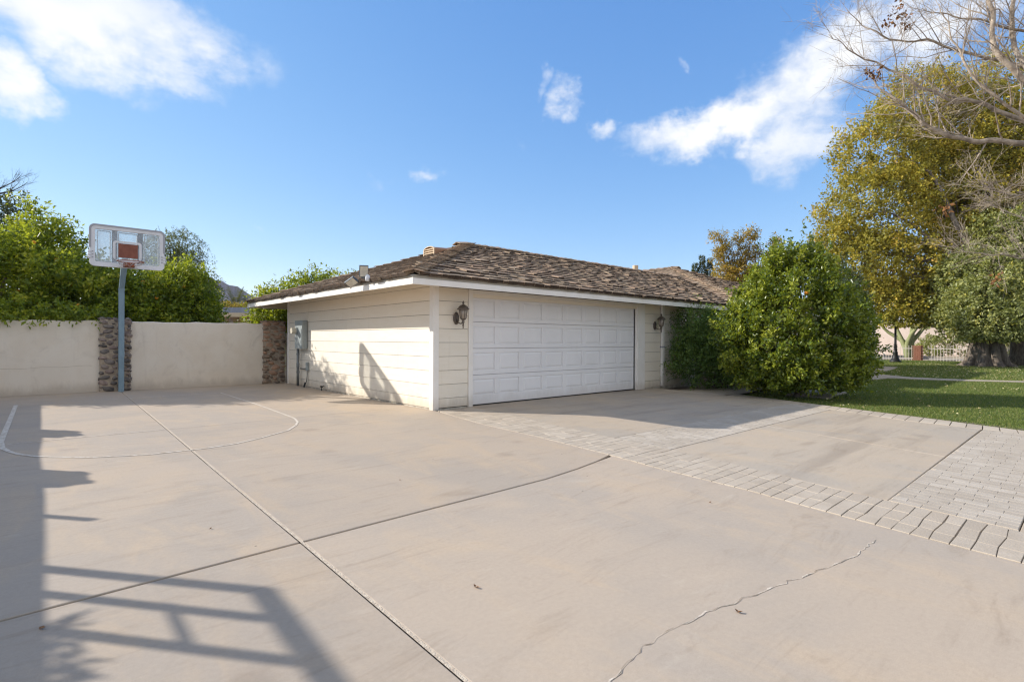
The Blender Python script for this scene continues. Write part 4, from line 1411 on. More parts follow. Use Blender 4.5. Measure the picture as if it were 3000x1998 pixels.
for i, (x, y, s_, lab) in enumerate(((37.5, -7.2, 1.0, 'large reddish boulder behind the thick trunk, the lower one'), (38.6, -8.6, 1.2, 'large reddish boulder at the far right end of the lawn'), (36.8, -6.3, .7, 'small reddish boulder close to the thick trunk'))):
    o = link('boulder', stone_mesh(50 + i))
    o.data.materials.append(M_ROCK)
    o.location = (x, y, .12 * s_)
    o.scale = (2.0 * s_, 2.6 * s_, .75 * s_)
    o.rotation_euler = (0, 0, i)
    tag(o, lab, 'boulder', 'boulders beside the trunk')
# low stone planter edge under the dark shrub
t = thing('planter_edge', 'low river stone planter edge under the dark shrub', 'planter', (9.3, -1.0, 0))
L = origin(t)
for r in range(4):
    for k in range(13):
        o = link('stone', STONES[random.randrange(10)], t)
        f_ = (k + .5 * (r % 2)) / 13
        p = Vector((8.55 + 2.2 * f_, -.95 - .20 * f_, .04 + r * .085))
        o.location = p - Vector(L)
        o.scale = (.17, .22, .095)
        o.rotation_euler = (0, (random.random() - .5) * .4, random.random() * .6)
MB().box(8.55, 10.8, -.95, -.62, -.05, .33).build('mortar_core', M_MORTAR, t)

# ------------------------------------------------------------------ plants
def leaf_mesh(name, P, D, Nn, L, Wd, rnd, mtl):
    D = nrm(D)
    Nn = nrm(Nn - D * np.sum(Nn * D, 1, keepdims=True))
    S = np.cross(D, Nn)
    L = np.asarray(L).reshape(-1, 1)
    Wd = np.asarray(Wd).reshape(-1, 1)
    V = np.stack([P, P + D * L * .45 + S * Wd * .5 + Nn * Wd * .22, P + D * L - Nn * L * .08, P + D * L * .45 - S * Wd * .5 + Nn * Wd * .22], 1).reshape(-1, 3)
    n = len(P)
    b = np.arange(n, dtype=np.int32)[:, None] * 4
    F = np.stack([b + [0, 1, 2], b + [0, 2, 3]], 1).reshape(-1, 3)
    return mesh_np(name, V, F, mtl, np.repeat(rnd, 2))


def sph(n):
    return nrm(rng.normal(size=(n, 3)))


def crown(blobs, n_twig, per, twig, leaf, wid, up=.35, droop=0.0, shell=.45, lump=.22, spread=.8, keep=None, clump=.5, outw=.7, jit=.04, seed=None, hollow_shade=0.0):
    """leaf positions: twigs on and inside a set of ellipsoids; returns arrays"""
    global rng
    if seed is not None:
        rng = np.random.default_rng(seed)
    B = np.array(blobs, float)
    wts = (B[:, 3] * B[:, 4] + B[:, 4] * B[:, 5] + B[:, 3] * B[:, 5])
    idx = rng.choice(len(B), n_twig, p=wts / wts.sum())
    d = sph(n_twig)
    C, R = B[idx, :3], B[idx, 3:6]
    lum = np.zeros(n_twig)
    for k in range(7):
        w = rng.normal(size=3) * (2.2 + 1.3 * k)
        lum += np.sin(d @ w + rng.random() * 6.28 + idx * 1.7) / (1 + .35 * k)
    lum = lum / 2.2
    fr = (shell + (1 - shell) * rng.random(n_twig) ** .55) * (1 + lump * lum)
    A = C + d * R * fr[:, None]
    # drop twigs that lie deep inside another blob
    out = nrm(d / R)
    ok = np.ones(n_twig, bool)
    if keep is not None:
        ok &= keep(A)
    for k in range(len(B)):
        q = np.linalg.norm((A - B[k, :3]) / B[k, 3:6], axis=1)
        ok &= ~((q < shell * .8) & (idx != k))
    A, out, lum = A[ok], out[ok], lum[ok]
    n = len(A)
    td = nrm(out * outw + np.array([0, 0, up]) + rng.normal(size=(n, 3)) * .45)
    tr = rng.random(n)
    P = np.repeat(A, per, 0)
    T_ = np.repeat(td, per, 0)
    O = np.repeat(out, per, 0)
    m = n * per
    t = rng.random(m)
    tl = np.repeat(twig * (.6 + .8 * rng.random(n)), per)
    P = P + T_ * (t * tl)[:, None] + rng.normal(size=(m, 3)) * jit
    P[:, 2] -= droop * (t * tl) ** 2
    D = nrm(T_ * .55 + rng.normal(size=(m, 3)) * spread + np.array([0, 0, -droop * .6]))
    N_ = nrm(O * .5 + np.array([0, 0, .7]) + rng.normal(size=(m, 3)) * .55)
    L = leaf * (.65 + .7 * rng.random(m))
    r = np.clip(clump * np.repeat(tr, per) + (1 - clump) * rng.random(m) + hollow_shade * np.repeat(lum, per), 0, 1)  # shade painted into leaf colour: darker in crown hollows, lighter on bulges
    if keep is not None:
        k2 = keep(P)
        P, D, N_, L, r = P[k2], D[k2], N_[k2], L[k2], r[k2]
    return P, D, N_, L, L * wid, r


def plant(name, label, cat, loc, mtl, sets, group=None, part='crown', trunk=None, tmat=None):
    t = thing(name, label, cat, loc, group)
    arr = [np.concatenate(q) for q in zip(*sets)]
    arr[0] = arr[0] - np.array(loc)
    me = leaf_mesh(part, *arr, mtl)
    o = link(part, me, t)
    if trunk is not None:
        trunk.build('trunk', tmat or M_BARK, t, smooth=True)
    return t


def limb_pts(a, b, n=6, wob=.15, sag=0.0):
    a, b = np.asarray(a, float), np.asarray(b, float)
    L = np.linalg.norm(b - a)
    pts = []
    o1, o2 = rng.normal(size=3) * wob * L * .3, rng.normal(size=3) * wob * L * .2
    for i in range(n + 1):
        f = i / n
        p = a + (b - a) * f + o1 * math.sin(f * math.pi) + o2 * math.sin(2 * f * math.pi)
        p[2] += sag * math.sin(f * math.pi)
        pts.append(p)
    return pts


def trunk_mesh(base, top, r0, ends, r1=None, flare=1.6, nseg=7, sides=10):
    t = MB()
    pts = limb_pts(base, top, nseg, .08)
    rad = [r0 * ((flare - 1) * math.exp(-f * 7) + 1 - .45 * f) for f in np.linspace(0, 1, nseg + 1)]
    t.tube(pts, rad, sides)
    for e in ends:
        k = rng.integers(nseg // 2, nseg + 1)
        rr = rad[k] * .6
        lp_ = limb_pts(pts[k], e, 6, .15, .2)
        t.tube(lp_, [rr * (1 - .85 * f) + .008 for f in np.linspace(0, 1, 7)], 6)
        for q in range(2):
            m_ = rng.integers(2, 6)
            e2 = np.asarray(e) + rng.normal(size=3) * min(.22 * np.linalg.norm(np.asarray(e) - pts[k]), .45)
            t.tube(limb_pts(lp_[m_], e2, 4, .2), [rr * .4, rr * .3, rr * .22, rr * .14, .006], 5)
    return t


CIT = [(0, (.030, .060, .010)), (.3, (.085, .140, .014)), (.6, (.185, .245, .018)), (.85, (.34, .37, .024)), (1, (.48, .46, .04))]
L_CIT = leaf_mat('citrus leaf', CIT, .48)
L_BUSH = leaf_mat('glossy shrub leaf', [(0, (.022, .045, .008)), (.3, (.070, .120, .014)), (.65, (.205, .250, .024)), (1, (.42, .43, .06))], .36, .32, .5)
L_OLE = leaf_mat('dark shrub leaf', [(0, (.04, .08, .022)), (.6, (.10, .19, .04)), (1, (.24, .32, .07))], .30, .45)
L_YEL = leaf_mat('autumn leaf', [(0, (.09, .11, .022)), (.3, (.22, .215, .032)), (.6, (.38, .325, .045)), (.85, (.54, .425, .06)), (1, (.54, .34, .075))], .36, .5, .3, tcol=(.62, .50, .05))
L_GRN = leaf_mat('grey green leaf', [(0, (.08, .10, .035)), (.4, (.20, .225, .075)), (.75, (.36, .37, .14)), (1, (.54, .45, .08))], .34, .42, .4)
L_DRK = leaf_mat('dark evergreen leaf', [(0, (0.020, 0.036, 0.015)), (.6, (0.045, 0.070, 0.028)), (1, (0.098, 0.119, 0.044))], .15, .5)
L_WIL = leaf_mat('drooping tree leaf', [(0, (0.045, 0.060, 0.027)), (.6, (0.098, 0.120, 0.049)), (1, (0.195, 0.210, 0.081))], .22, .5)
L_OCH = leaf_mat('ochre leaf', [(0, (0.158, 0.128, 0.027)), (.5, (0.347, 0.232, 0.034)), (1, (0.567, 0.330, 0.041))], .28, .5)
L_SIL = leaf_mat('silver leaf', [(0, (.13, .14, .11)), (1, (.30, .31, .25))], .2, .6)
L_RED = leaf_mat('crimson leaf', [(0, (.10, .006, .012)), (1, (.34, .015, .035))], .2, .5)
L_PALM = leaf_mat('palm leaf', [(0, (.03, .05, .018)), (1, (.10, .12, .05))], .2, .45)

above = lambda z: (lambda A: A[:, 2] > z)


def oranges(n, blobs, facing):
    B = np.array(blobs)
    pts = []
    while len(pts) < n:
        k = rng.integers(len(B))
        d = sph(1)[0]
        if d @ facing < .45:
            continue
        p = B[k, :3] + d * (B[k, 3:6] * (1.06 + .08 * rng.random()) + .10)
        if p[2] < 2.0 or p[2] > 3.9 or p[1] < 8.5 or p[0] < -6.4:
            continue
        if any(np.linalg.norm(p - q) < .35 for q in pts):
            continue
        pts.append(p)
    me_b = MB().lathe([(.006, .045), (.026, .038), (.044, .014), (.045, -.012), (.03, -.036), (.006, -.045)], (0, 0, 0), 10)
    me = bpy.data.meshes.new('orange')
    me.from_pydata(me_b.v, [], me_b.f)
    for q in me.polygons:
        q.use_smooth = True
    me.materials.append(M_ORANGE)
    pts.sort(key=lambda p: (p - CAM) @ RX / ((p - CAM) @ FW))
    names = ['leftmost', 'second', 'third', 'fourth', 'fifth', 'sixth', 'seventh', 'eighth', 'ninth', 'tenth', 'eleventh', 'twelfth', 'thirteenth', 'fourteenth', 'fifteenth']
    for i, p in enumerate(pts):
        o = link('orange', me)
        o.location = p
        hgt = 'low, just above the stucco wall' if p[2] < 2.45 else ('at mid height' if p[2] < 3.1 else 'high up')
        tag(o, ('leftmost orange' if i == 0 else names[i] + ' orange from the left') + ' in the citrus trees, hanging ' + hgt, 'orange', 'oranges hanging in the citrus trees')


# citrus row behind the wall
specs = [
    ('citrus_tree', 'tall bright citrus tree at the far left behind the stucco wall', (-6.3, 10.9), [(-6.2, 10.6, 2.35, 1.5, 1.5, 1.45), (-5.35, 11.6, 3.35, .72, .8, 1.35), (-5.6, 11.3, 2.9, .9, .9, 1.1), (-7.4, 10.6, 2.4, 1.6, 1.5, 1.5), (-5.0, 10.4, 2.1, 1.2, 1.35, 1.05)], 3600),
    ('citrus_tree', 'citrus tree rising behind the basketball backboard', (-3.9, 11.0), [(-4.1, 10.7, 2.05, 1.4, 1.5, 1.15), (-3.3, 10.9, 2.0, 1.1, 1.3, 1.05), (-4.4, 11.2, 2.45, .9, 1.0, .85)], 2300),
    ('citrus_tree', 'citrus tree right of the pole behind the middle wall panel', (-2.1, 11.0), [(-2.45, 10.6, 2.0, .85, 1.2, 1.1), (-2.15, 10.5, 2.65, .55, .7, .72), (-2.05, 10.3, 1.7, .65, 1.0, .8)], 1800),
    ('citrus_tree', 'loose citrus tree behind the garage corner', (.9, 10.4), [(1.0, 10.2, 2.0, .95, .8, 1.05), (1.55, 10.0, 2.75, .62, .6, .62), (.5, 10.5, 2.0, .6, .8, .65), (2.5, 10.0, 2.5, .7, .7, .75)], 1500),
]
for i, (nm, lab, (x, y), blobs, nt_) in enumerate(specs):
    lim = 8.47 if i != 3 else 9.0
    keep = (lambda A, lim=lim: (A[:, 2] > .3) & ((A[:, 1] > lim) | ((A[:, 2] > 1.80) & (A[:, 1] > lim - .35))))
    s_ = crown(blobs, int(nt_ * .36), 44, .52, .11, .48, up=.55, shell=.55, lump=.20, keep=keep, seed=20 + i, clump=.5, hollow_shade=.12, jit=.075)
    tr_ = trunk_mesh((x, y, -.1), (x + .1, y, 1.5), .12, [b[:3] for b in blobs] + [np.array(b[:3]) + (.3, -.2, b[5] * .6) for b in blobs])
    plant(nm, lab, 'citrus tree', (x, y, 0), L_CIT, [s_], 'citrus trees behind the wall', trunk=tr_)
oranges(15, specs[0][3] + specs[1][3] + specs[2][3][:1], nrm(np.array((.1, -1, -.05))))
# hanging citrus sprays over the wall top
s1 = [(-5.2, 8.35, 1.80, .75, .16, .20), (-6.2, 8.32, 1.82, .8, .18, .22), (-4.55, 8.35, 1.85, .35, .15, .22)]
s_ = crown(s1, 240, 12, .30, .095, .5, up=-.35, droop=.8, shell=.3, seed=31, keep=lambda A: (A[:, 2] > 1.50) & ((A[:, 1] < 8.13) | (A[:, 2] > 1.78)))
o = link('citrus_spray', leaf_mesh('citrus_spray', *s_, L_CIT))
tag(o, 'citrus sprays hanging over the wall top left of the stone pillar', 'citrus branch')

# dark evergreen and leafless tree at the far left
b_ = [(-6.9, 24.2, 6.0, 1.4, 1.4, 1.5), (-7.9, 24.4, 5.2, 1.5, 1.5, 2.0), (-6.3, 24.2, 4.9, 1.2, 1.2, 1.4)]
plant('evergreen_tree', 'dark evergreen tree at the far left behind the tall citrus', 'tree', (-7.2, 24.3, 0), L_DRK, [crown(b_, 1500, 16, .5, .13, .5, seed=41, lump=.25)], trunk=trunk_mesh((-7.2, 24.3, -.1), (-7.2, 24.3, 5), .2, [b[:3] for b in b_]), tmat=M_BARKD)


def branchlets(mb, a, d, L, r, depth, spread=.5, up=.10, sides=5, nchild=(3, 6), tips=None, curl=.12):
    n = max(3, int(L / .22)) if depth > 0 else 3
    n = min(n, 7)
    p, dd = np.asarray(a, float), nrm(d)
    pts, dirs = [p.copy()], [dd]
    for i in range(n):
        dd = nrm(dd + rng.normal(size=3) * curl + np.array([0, 0, up * .2]))
        p = p + dd * L / n
        pts.append(p.copy())
        dirs.append(dd)
    rad = [max(.0017, r * (1 - .72 * i / n)) for i in range(n + 1)]
    mb.tube(pts, rad, max(3, sides), cap=False)
    if tips is not None:
        tips.append((pts[-1], dirs[-1]))
    if depth <= 0:
        return
    k = rng.integers(nchild[0], nchild[1] + 1)
    for c in range(k):
        f = .2 + .8 * (c + rng.random()) / k
        i = min(n, int(f * n))
        nd = nrm(dirs[i] + rng.normal(size=3) * spread * 1.25 + np.array([0, 0, up]))
        branchlets(mb, pts[i], nd, L * (.42 + .28 * rng.random()), max(.0022, rad[i] * .52), depth - 1, spread, up, max(3, sides - 1), nchild, tips, curl)


rng = np.random.default_rng(55)
t = thing('bare_tree', 'leafless tree with thin dark twigs above the far left evergreen', 'tree', (-7.5, 22.5, 0))
m_ = MB()
m_.tube([(-7.5, 22.5, -.1), (-7.45, 22.5, 4.0), (-7.1, 22.4, 7.4)], [.16, .12, .07], 7)
for dd in ((.9, -.1, .8), (.5, .1, 1.1), (1.2, 0, .45), (-.4, 0, 1.0)):
    branchlets(m_, (-7.12, 22.4, 7.2), dd, 1.5, .034, 3, .45, .2, 5, (3, 5))
m_.build('trunk', M_BARKD, t)

# drooping trees behind the hoop
for lab, (x, y), b_, sd in (('tall drooping grey green tree behind the backboard', (.2, 27.4), [(.05, 27.6, 6.3, .95, .9, 1.5), (.9, 26.9, 6.2, .6, .7, 1.25), (-.7, 28.2, 5.6, .7, .7, 1.5), (.4, 27.2, 4.0, .9, .9, 1.8)], 43),
                            ('dense drooping grey green tree nearest the mountain', (.55, 24.0), [(.55, 23.9, 3.6, .85, .85, 1.9), (.8, 23.6, 3.0, .75, .8, 2.0), (.3, 24.0, 2.0, .95, .9, 1.7)], 44)):
    plant('weeping_tree', lab, 'tree', (x, y, 0), L_WIL, [crown(b_, 1300, 20, .75, .12, .28, up=-.1, droop=1.2, seed=sd, shell=.3, lump=.3, spread=.45)], 'drooping trees behind the garden', trunk=trunk_mesh((x, y, -.1), (x, y, 4.2), .14, [np.array(b[:3]) + (0, 0, .5) for b in b_]), tmat=M_BARKD)

# far shrub and palms
b_ = [(at(690, 915, 50)[0], at(690, 915, 50)[1], 3.55, 2.2, 2.0, .95), (at(650, 920, 50)[0], at(650, 920, 50)[1], 3.4, 1.4, 1.4, .9), (at(725, 922, 50)[0], at(725, 922, 50)[1], 3.3, 1.6, 1.4, .9)]
plant('ochre_shrub', 'ochre green rounded tree between the dark tiled roof and the palms', 'tree', (b_[0][0], b_[0][1], 0), L_OCH, [crown(b_, 900, 16, .4, .17, .5, seed=45)], trunk=trunk_mesh((b_[0][0], b_[0][1], -.1), b_[0][:3], .15, []))
for px_, py_, dd, sz, lab in ((690, 893, 62, 2.7, 'shorter palm crown left of the garage eave in front of the mountain'), (735, 893, 64, 2.0, 'palm crown touching the end of the garage eave')):
    c = at(px_, py_, dd)
    t = thing('palm_tree', lab, 'palm tree', (c[0], c[1], 0), 'palms in front of the mountain')
    P, D, N_, L, W_, r = [], [], [], [], [], []
    for k in range(34):
        az, el = rng.random() * 6.28, -.3 + 1.6 * rng.random()
        d = np.array((math.cos(az) * math.cos(el), math.sin(az) * math.cos(el), math.sin(el)))
        for s_ in np.linspace(.12, 1, 18):
            p = c + d * sz * s_ - np.array((0, 0, .55 * sz * s_ ** 2 * math.cos(el)))
            sd = nrm(np.cross(d, UP))
            for sg in (-1, 1):
                P.append(p); D.append(d * .6 + sd * sg - UP * .2); N_.append(UP); L.append(.55 * (1.1 - .6 * s_)); W_.append(.055); r.append(rng.random())
    o = link('frond', leaf_mesh('frond', np.array(P) - origin(t), np.array(D), np.array(N_, float), L, W_, np.array(r), L_PALM), t)
    MB().tube([(c[0], c[1], -.1), (c[0] + .1, c[1], c[2] * .5), tuple(c)], [.28, .22, .2], 9).build('trunk', M_BARK, t)

# big glossy shrub by the driveway
bc = np.array((8.30, -3.40))
b_ = [(8.25, -3.35, 1.55, 1.55, 1.45, 1.35), (8.35, -3.25, 2.45, .98, .95, .95), (7.6, -2.9, 1.3, 1.10, 1.0, 1.15), (8.75, -3.85, 1.3, .95, .9, 1.1), (8.45, -3.25, 3.0, .58, .58, .55), (7.35, -3.4, .9, .75, .8, .75), (8.35, -4.1, .95, .8, .7, .8), (7.6, -2.75, 2.0, .52, .52, .65), (7.6, -3.1, .55, .9, .8, .5), (8.3, -3.9, .55, 1.0, .75, .5), (8.9, -4.1, .7, .6, .55, .55)]
kb = lambda A: (A[:, 2] > .12) & ~((A[:, 1] > -1.35) & (A[:, 0] > 10.5))
s1 = crown(b_, 1500, 50, .38, .085, .58, up=1.0, shell=.66, lump=.10, keep=kb, seed=61, clump=.5, outw=.65, jit=.05, hollow_shade=.20)
s1b = crown(b_, 900, 16, .30, .088, .56, up=.6, shell=.75, lump=.10, keep=kb, seed=62, clump=.5, outw=.6, jit=.03)
P = []
for k in range(34):
    a = rng.random() * 6.28
    q = np.array((8.4 + .75 * math.cos(a) * rng.random() ** .5, -3.3 + .75 * math.sin(a) * rng.random() ** .5, 2.85 + .45 * rng.random()))
    P.append(q)
sets = [s1, s1b]
tw = []
for q in P:
    h_ = .45 + .55 * rng.random()
    n = 26
    f_ = rng.random(n)
    lean = np.array((rng.normal() * .15, rng.normal() * .15, 1))
    pp_ = q + lean * (f_ * h_)[:, None]
    dd_ = rng.normal(size=(n, 3)) * .8 + (0, 0, .5)
    ll = .08 * (.7 + .6 * rng.random(n))
    tw.append((pp_, dd_, rng.normal(size=(n, 3)) + (0, 0, .8), ll, ll * .5, rng.random(n) * .6))
sets += tw
plant('citrus_shrub', 'huge glossy green shrub beside the driveway edge and lawn', 'shrub', (8.3, -3.4, 0), L_BUSH, sets,
      trunk=trunk_mesh((8.1, -3.45, -.1), (8.25, -3.4, 1.2), .09, [np.array(b[:3]) + (0, 0, .3) for b in b_]), tmat=M_BARK)
oranges_one = link('orange', bpy.data.meshes['orange'])
oranges_one.location = on_plane(2363, 858, (0, 1, 0), -4.15) if False else at(2363, 858, 11.9)
tag(oranges_one, 'single orange high in the huge glossy shrub', 'orange')
# dark shrub against the garage
b_ = [(8.55, -.95, .95, .85, .75, .95), (9.2, -1.1, 1.15, .9, .75, 1.1), (8.3, -.75, 1.35, .55, .5, .75), (9.6, -1.3, .9, .8, .8, .9), (7.95, -.75, .75, .45, .5, .7), (8.05, -.55, 1.75, .28, .3, .4)]
s1 = crown(b_, 1900, 15, .34, .10, .24, up=.5, shell=.35, lump=.3, keep=lambda A: (A[:, 2] > .03) & (A[:, 1] < -.06), seed=63, clump=.5, jit=.04)
plant('dark_shrub', 'dark narrow leaved shrub against the garage window', 'shrub', (8.8, -1.0, 0), L_OLE, [s1], trunk=trunk_mesh((8.8, -.9, -.1), (8.8, -.9, .7), .05, [b[:3] for b in b_]), tmat=M_BARKD)

# dark evergreen shrub at the end of the house
b_ = [(26.9, .9, 2.6, 1.0, 1.0, 2.4), (27.6, 1.6, 3.2, 1.1, 1.1, 2.6), (27.4, .6, 1.5, 1.0, .9, 1.5)]
plant('tall_dark_shrub', 'tall dark shrub at the far corner of the house', 'shrub', (27.2, 1.0, 0), L_DRK, [crown(b_, 1500, 16, .4, .13, .45, seed=64, up=.4)], trunk=trunk_mesh((27.2, 1.0, -.1), (27.2, 1.0, 2), .1, []))

# the two big street trees
def at2(x, y, d):
    return at(x * 3000 / 2354, y * 3000 / 2354, d)


ya_b = []
for x, y, d, r in ((2040, 350, 40, 3.2), (2010, 480, 39, 3.3), (2120, 240, 41, 2.9), (2230, 300, 41, 3.6), (2170, 420, 40, 3.2), (1985, 610, 38, 2.6), (2080, 620, 38, 2.8), (2330, 230, 42, 3.8), (2370, 400, 41, 3.8), (2250, 520, 39, 2.9), (2060, 700, 37, 1.7), (2150, 690, 37, 2.0), (1940, 560, 39, 1.9), (1985, 690, 37, 1.3), (2050, 740, 35, .8), (2110, 735, 36, 1.1), (2160, 745, 36, .9), (2200, 600, 38, 2.6), (2300, 480, 40, 3.2), (2260, 380, 39, 3.2), (2330, 330, 40, 3.2), (2350, 500, 38, 3.0), (2210, 470, 38, 2.6)):
    p = at2(x, y, d * .90)
    r *= .88
    ya_b.append((*p, r, r, r * .88))
base_y = np.array((36.6, -5.3, 0))
plant('autumn_tree', 'tallest broad tree with yellow ochre autumn leaves at the right', 'tree', tuple(base_y), L_YEL,
      [crown(ya_b, 11000, 17, .80, .18, .62, up=.25, shell=.58, lump=.28, seed=71, spread=.9, clump=.65, jit=.12, hollow_shade=.16, keep=above(2.2))],
      trunk=trunk_mesh(base_y - (0, 0, .1), base_y + (-.2, 1.6, 6), .48, [b[:3] for b in ya_b if b[2] > 5.5], sides=12), tmat=M_BARK)
gb = []
for x, y, d, r in ((2290, 640, 30, 2.0), (2330, 560, 31, 2.1), (2220, 640, 31, 1.5), (2225, 720, 30, 1.25), (2300, 715, 28.5, 1.4), (2370, 690, 28.5, 2.0), (2175, 705, 31.5, .9), (2390, 590, 30, 2.2),
                   (2240, 752, 28.6, .85), (2300, 765, 27.6, .8), (2195, 745, 30, .75), (2350, 765, 27.6, .9), (2270, 735, 27.6, .9), (2255, 690, 28.5, 1.3), (2330, 735, 27.4, .9)):
    p = at2(x, y, d)
    gb.append((*p, r, r, r * .85))
tb = np.array((33.5, -4.1, 0))
trk = trunk_mesh(tb - (0, 0, .15), tb + (.1, -.2, 4.6), .55, [b[:3] for b in gb[:8]], flare=1.7, sides=22, nseg=10)
for k in range(9):
    a = k * .7 + .2 + .25 * rng.random()
    u = np.array((math.cos(a), math.sin(a), 0))
    trk.tube([tb + u * (1.15 + .35 * rng.random()) + (0, 0, -.14), tb + u * .85 + (0, 0, .10), tb + u * .62 + (0, 0, .6), tb + u * .42 + (0, 0, 1.7), tb + u * .25 + (0, 0, 3.2)], [.10, .20, .25, .22, .12], 8)
plant('street_tree', 'grey green tree with a thick flared trunk on the lawn', 'tree', tuple(tb), L_GRN,
      [crown(gb, 5200, 17, .6, .155, .62, up=.1, shell=.55, lump=.28, seed=72, spread=.9, clump=.6, jit=.09, droop=.15, keep=above(1.35))], trunk=trk)
# trees over the main roof
ob = []
for x, y, r, h_ in ((1660, 590, .55, .9), (1700, 630, 1.5, .9), (1733, 580, .5, 1.0), (1708, 585, .5, 1.0), (1785, 600, .8, 1.0), (1670, 630, 1.2, .9), (1750, 640, 1.8, 1.3), (1648, 545, .55, .45), (1668, 565, .5, .4), (1703, 548, .5, .6), (1727, 540, .5, .5), (1785, 560, .5, .5), (1655, 575, .45, .35)):
    p = at2(x, y, 50)
    ob.append((*p, r, r, h_))
pb = at2(1700, 700, 50)
plant('ochre_tree', 'slender tree with tiered ochre foliage above the main roof', 'tree', (pb[0], pb[1], 0), L_OCH,
      [crown(ob, 1150, 13, .55, .24, .34, up=.05, shell=.2, lump=.3, seed=73, jit=.10)], trunk=trunk_mesh((pb[0], pb[1], -.1), (pb[0], pb[1], 6), .2, [np.array(b[:3]) + (0, 0, b[5] * .7) for b in ob]))
for k, (x, ytop, lab) in enumerate(((1598, 606, 'dark conifer beyond the roof, the low one at the left'), (1614, 588, 'dark conifer beyond the roof, the middle one'), (1632, 594, 'dark conifer beyond the roof, the one touching the ochre tree'))):
    top = at2(x, ytop, 62)
    n = 5200
    f_ = rng.random(n) ** .7
    az = rng.random(n) * 6.28
    rr = (f_ * 2.0 + .12) * (.35 + .65 * rng.random(n) ** .5) * (.75 + .25 * np.sin(f_ * 34 + k))
    P_ = np.stack([top[0] + rr * np.cos(az), top[1] + rr * np.sin(az), top[2] - f_ * (top[2] - 1.0)], 1)
    D_ = np.stack([np.cos(az), np.sin(az), .4 + 0 * az], 1) + rng.normal(size=(n, 3)) * .4
    ll = .30 * (.6 + .8 * rng.random(n))
    t = thing('conifer', lab, 'conifer', (top[0], top[1], 0), 'conifers beyond the roof')
    link('crown', leaf_mesh('crown', P_ - origin(t), D_, rng.normal(size=(n, 3)) + (0, 0, 1), ll, ll * .3, rng.random(n), L_DRK), t)
    MB().tube([(top[0], top[1], -.1), (top[0], top[1], top[2] * .6), tuple(top)], [.22, .13, .02], 7).build('trunk', M_BARKD, t)

# far side of the street
for k, (y_, r_, h_, lab) in enumerate(((-2.2, 1.5, 1.35, 'round grey green shrub across the street, the one behind the lamp post'), (-5.6, 1.75, 1.6, 'round grey green shrub across the street, the middle and tallest one'), (-9.9, 2.1, 1.5, 'round grey green shrub across the street, the wide one near the red shrub'))):
    xx = 58.0
    y_ = -y_ * 0 + {0: 2.2, 1: -.6, 2: -4.0}[k]
    plant('round_shrub', lab, 'shrub', (xx, y_, 0), L_SIL if k == 9 else L_GRN, [crown([(xx, y_, h_ * .55, r_, r_, h_ * .75)], 260, 15, .3, .16, .5, seed=80 + k, keep=above(.02))], 'round shrubs across the street', part='foliage')
rb2 = [(56.5, -7.2, 1.8, 1.4, 1.3, 1.0), (56.5, -9.0, 1.5, 1.5, 1.3, .9)]
plant('bougainvillea', 'crimson bougainvillea shrub across the street behind the trunk', 'shrub', (56.5, -8, 0), L_RED, [crown(rb2, 420, 14, .4, .15, .6, seed=85, keep=above(.02))], part='foliage')
sb = [(59.5, -1.2, 4.6, 3.0, 2.6, 1.5), (59.8, -4.6, 4.4, 2.4, 2.4, 1.4), (59.5, 1.6, 4.5, 2.0, 2.0, 1.2)]
plant('silver_tree', 'silvery spreading tree in front of the pink street wall', 'tree', (59.5, -1.5, 0), L_SIL, [crown(sb, 900, 15, .6, .17, .4, seed=86, shell=.3)],
      trunk=trunk_mesh((59.5, -1.5, -.1), (59.5, -1.4, 1.6), .28, [b[:3] for b in sb] + [(59.4, -5.5, 3.6), (59.4, 2.4, 3.6)]))
t = thing('green_bark_tree', 'forked tree with smooth green bark left of the lamp post', 'tree', (46.8, 2.0, 0))
m_ = MB()
for e in ((46.6, 3.4, 4.4), (46.9, 2.6, 4.6), (47.2, .9, 4.2), (46.8, .1, 3.6), (46.4, 3.9, 3.5)):
    m_.tube(limb_pts((46.8, 2.0, -.1), e, 8, .2), [.30, .25, .2, .18, .15, .12, .10, .08, .05], 8)
m_.build('trunk', M_PALOV, t, smooth=True)
link('crown', leaf_mesh('crown', *[(q - origin(t) if i == 0 else q) for i, q in enumerate(crown([(46.8, 2.0, 5.0, 2.2, 2.2, .9)], 420, 14, .5, .13, .4, seed=87, shell=.2))], L_GRN), t)

# shrub and tree beyond the side wall that throw the leafy shadow at the lower left
b_ = [(-7.72, -2.45, 1.38, .42, .40, .40), (-7.75, -3.3, 1.42, .5, .7, .44), (-7.8, -4.6, 1.42, .6, .9, .46)]
plant('side_shrub', 'rounded shrub behind the long side wall below the trellis', 'shrub', (-8.2, -3.6, 0), L_CIT, [crown(b_, 2600, 15, .3, .10, .6, seed=90, keep=lambda A: (A[:, 2] > .05) & ((A[:, 0] < -7.74) | (A[:, 2] > 1.8)))], part='foliage')

# leafless tree whose branches reach in from the right
rng = np.random.default_rng(101)
bt = thing('bare_tree', 'leafless pale barked tree reaching in from the upper right', 'tree', (11.6, -10.4, 0))
limbs = MB()
hub = np.array((11.4, -10.0, 2.6))
limbs.tube([(11.6, -10.4, -.1), (11.55, -10.3, 1.2), tuple(hub)], [.26, .20, .17], 12)
twigs = MB()
tips = []


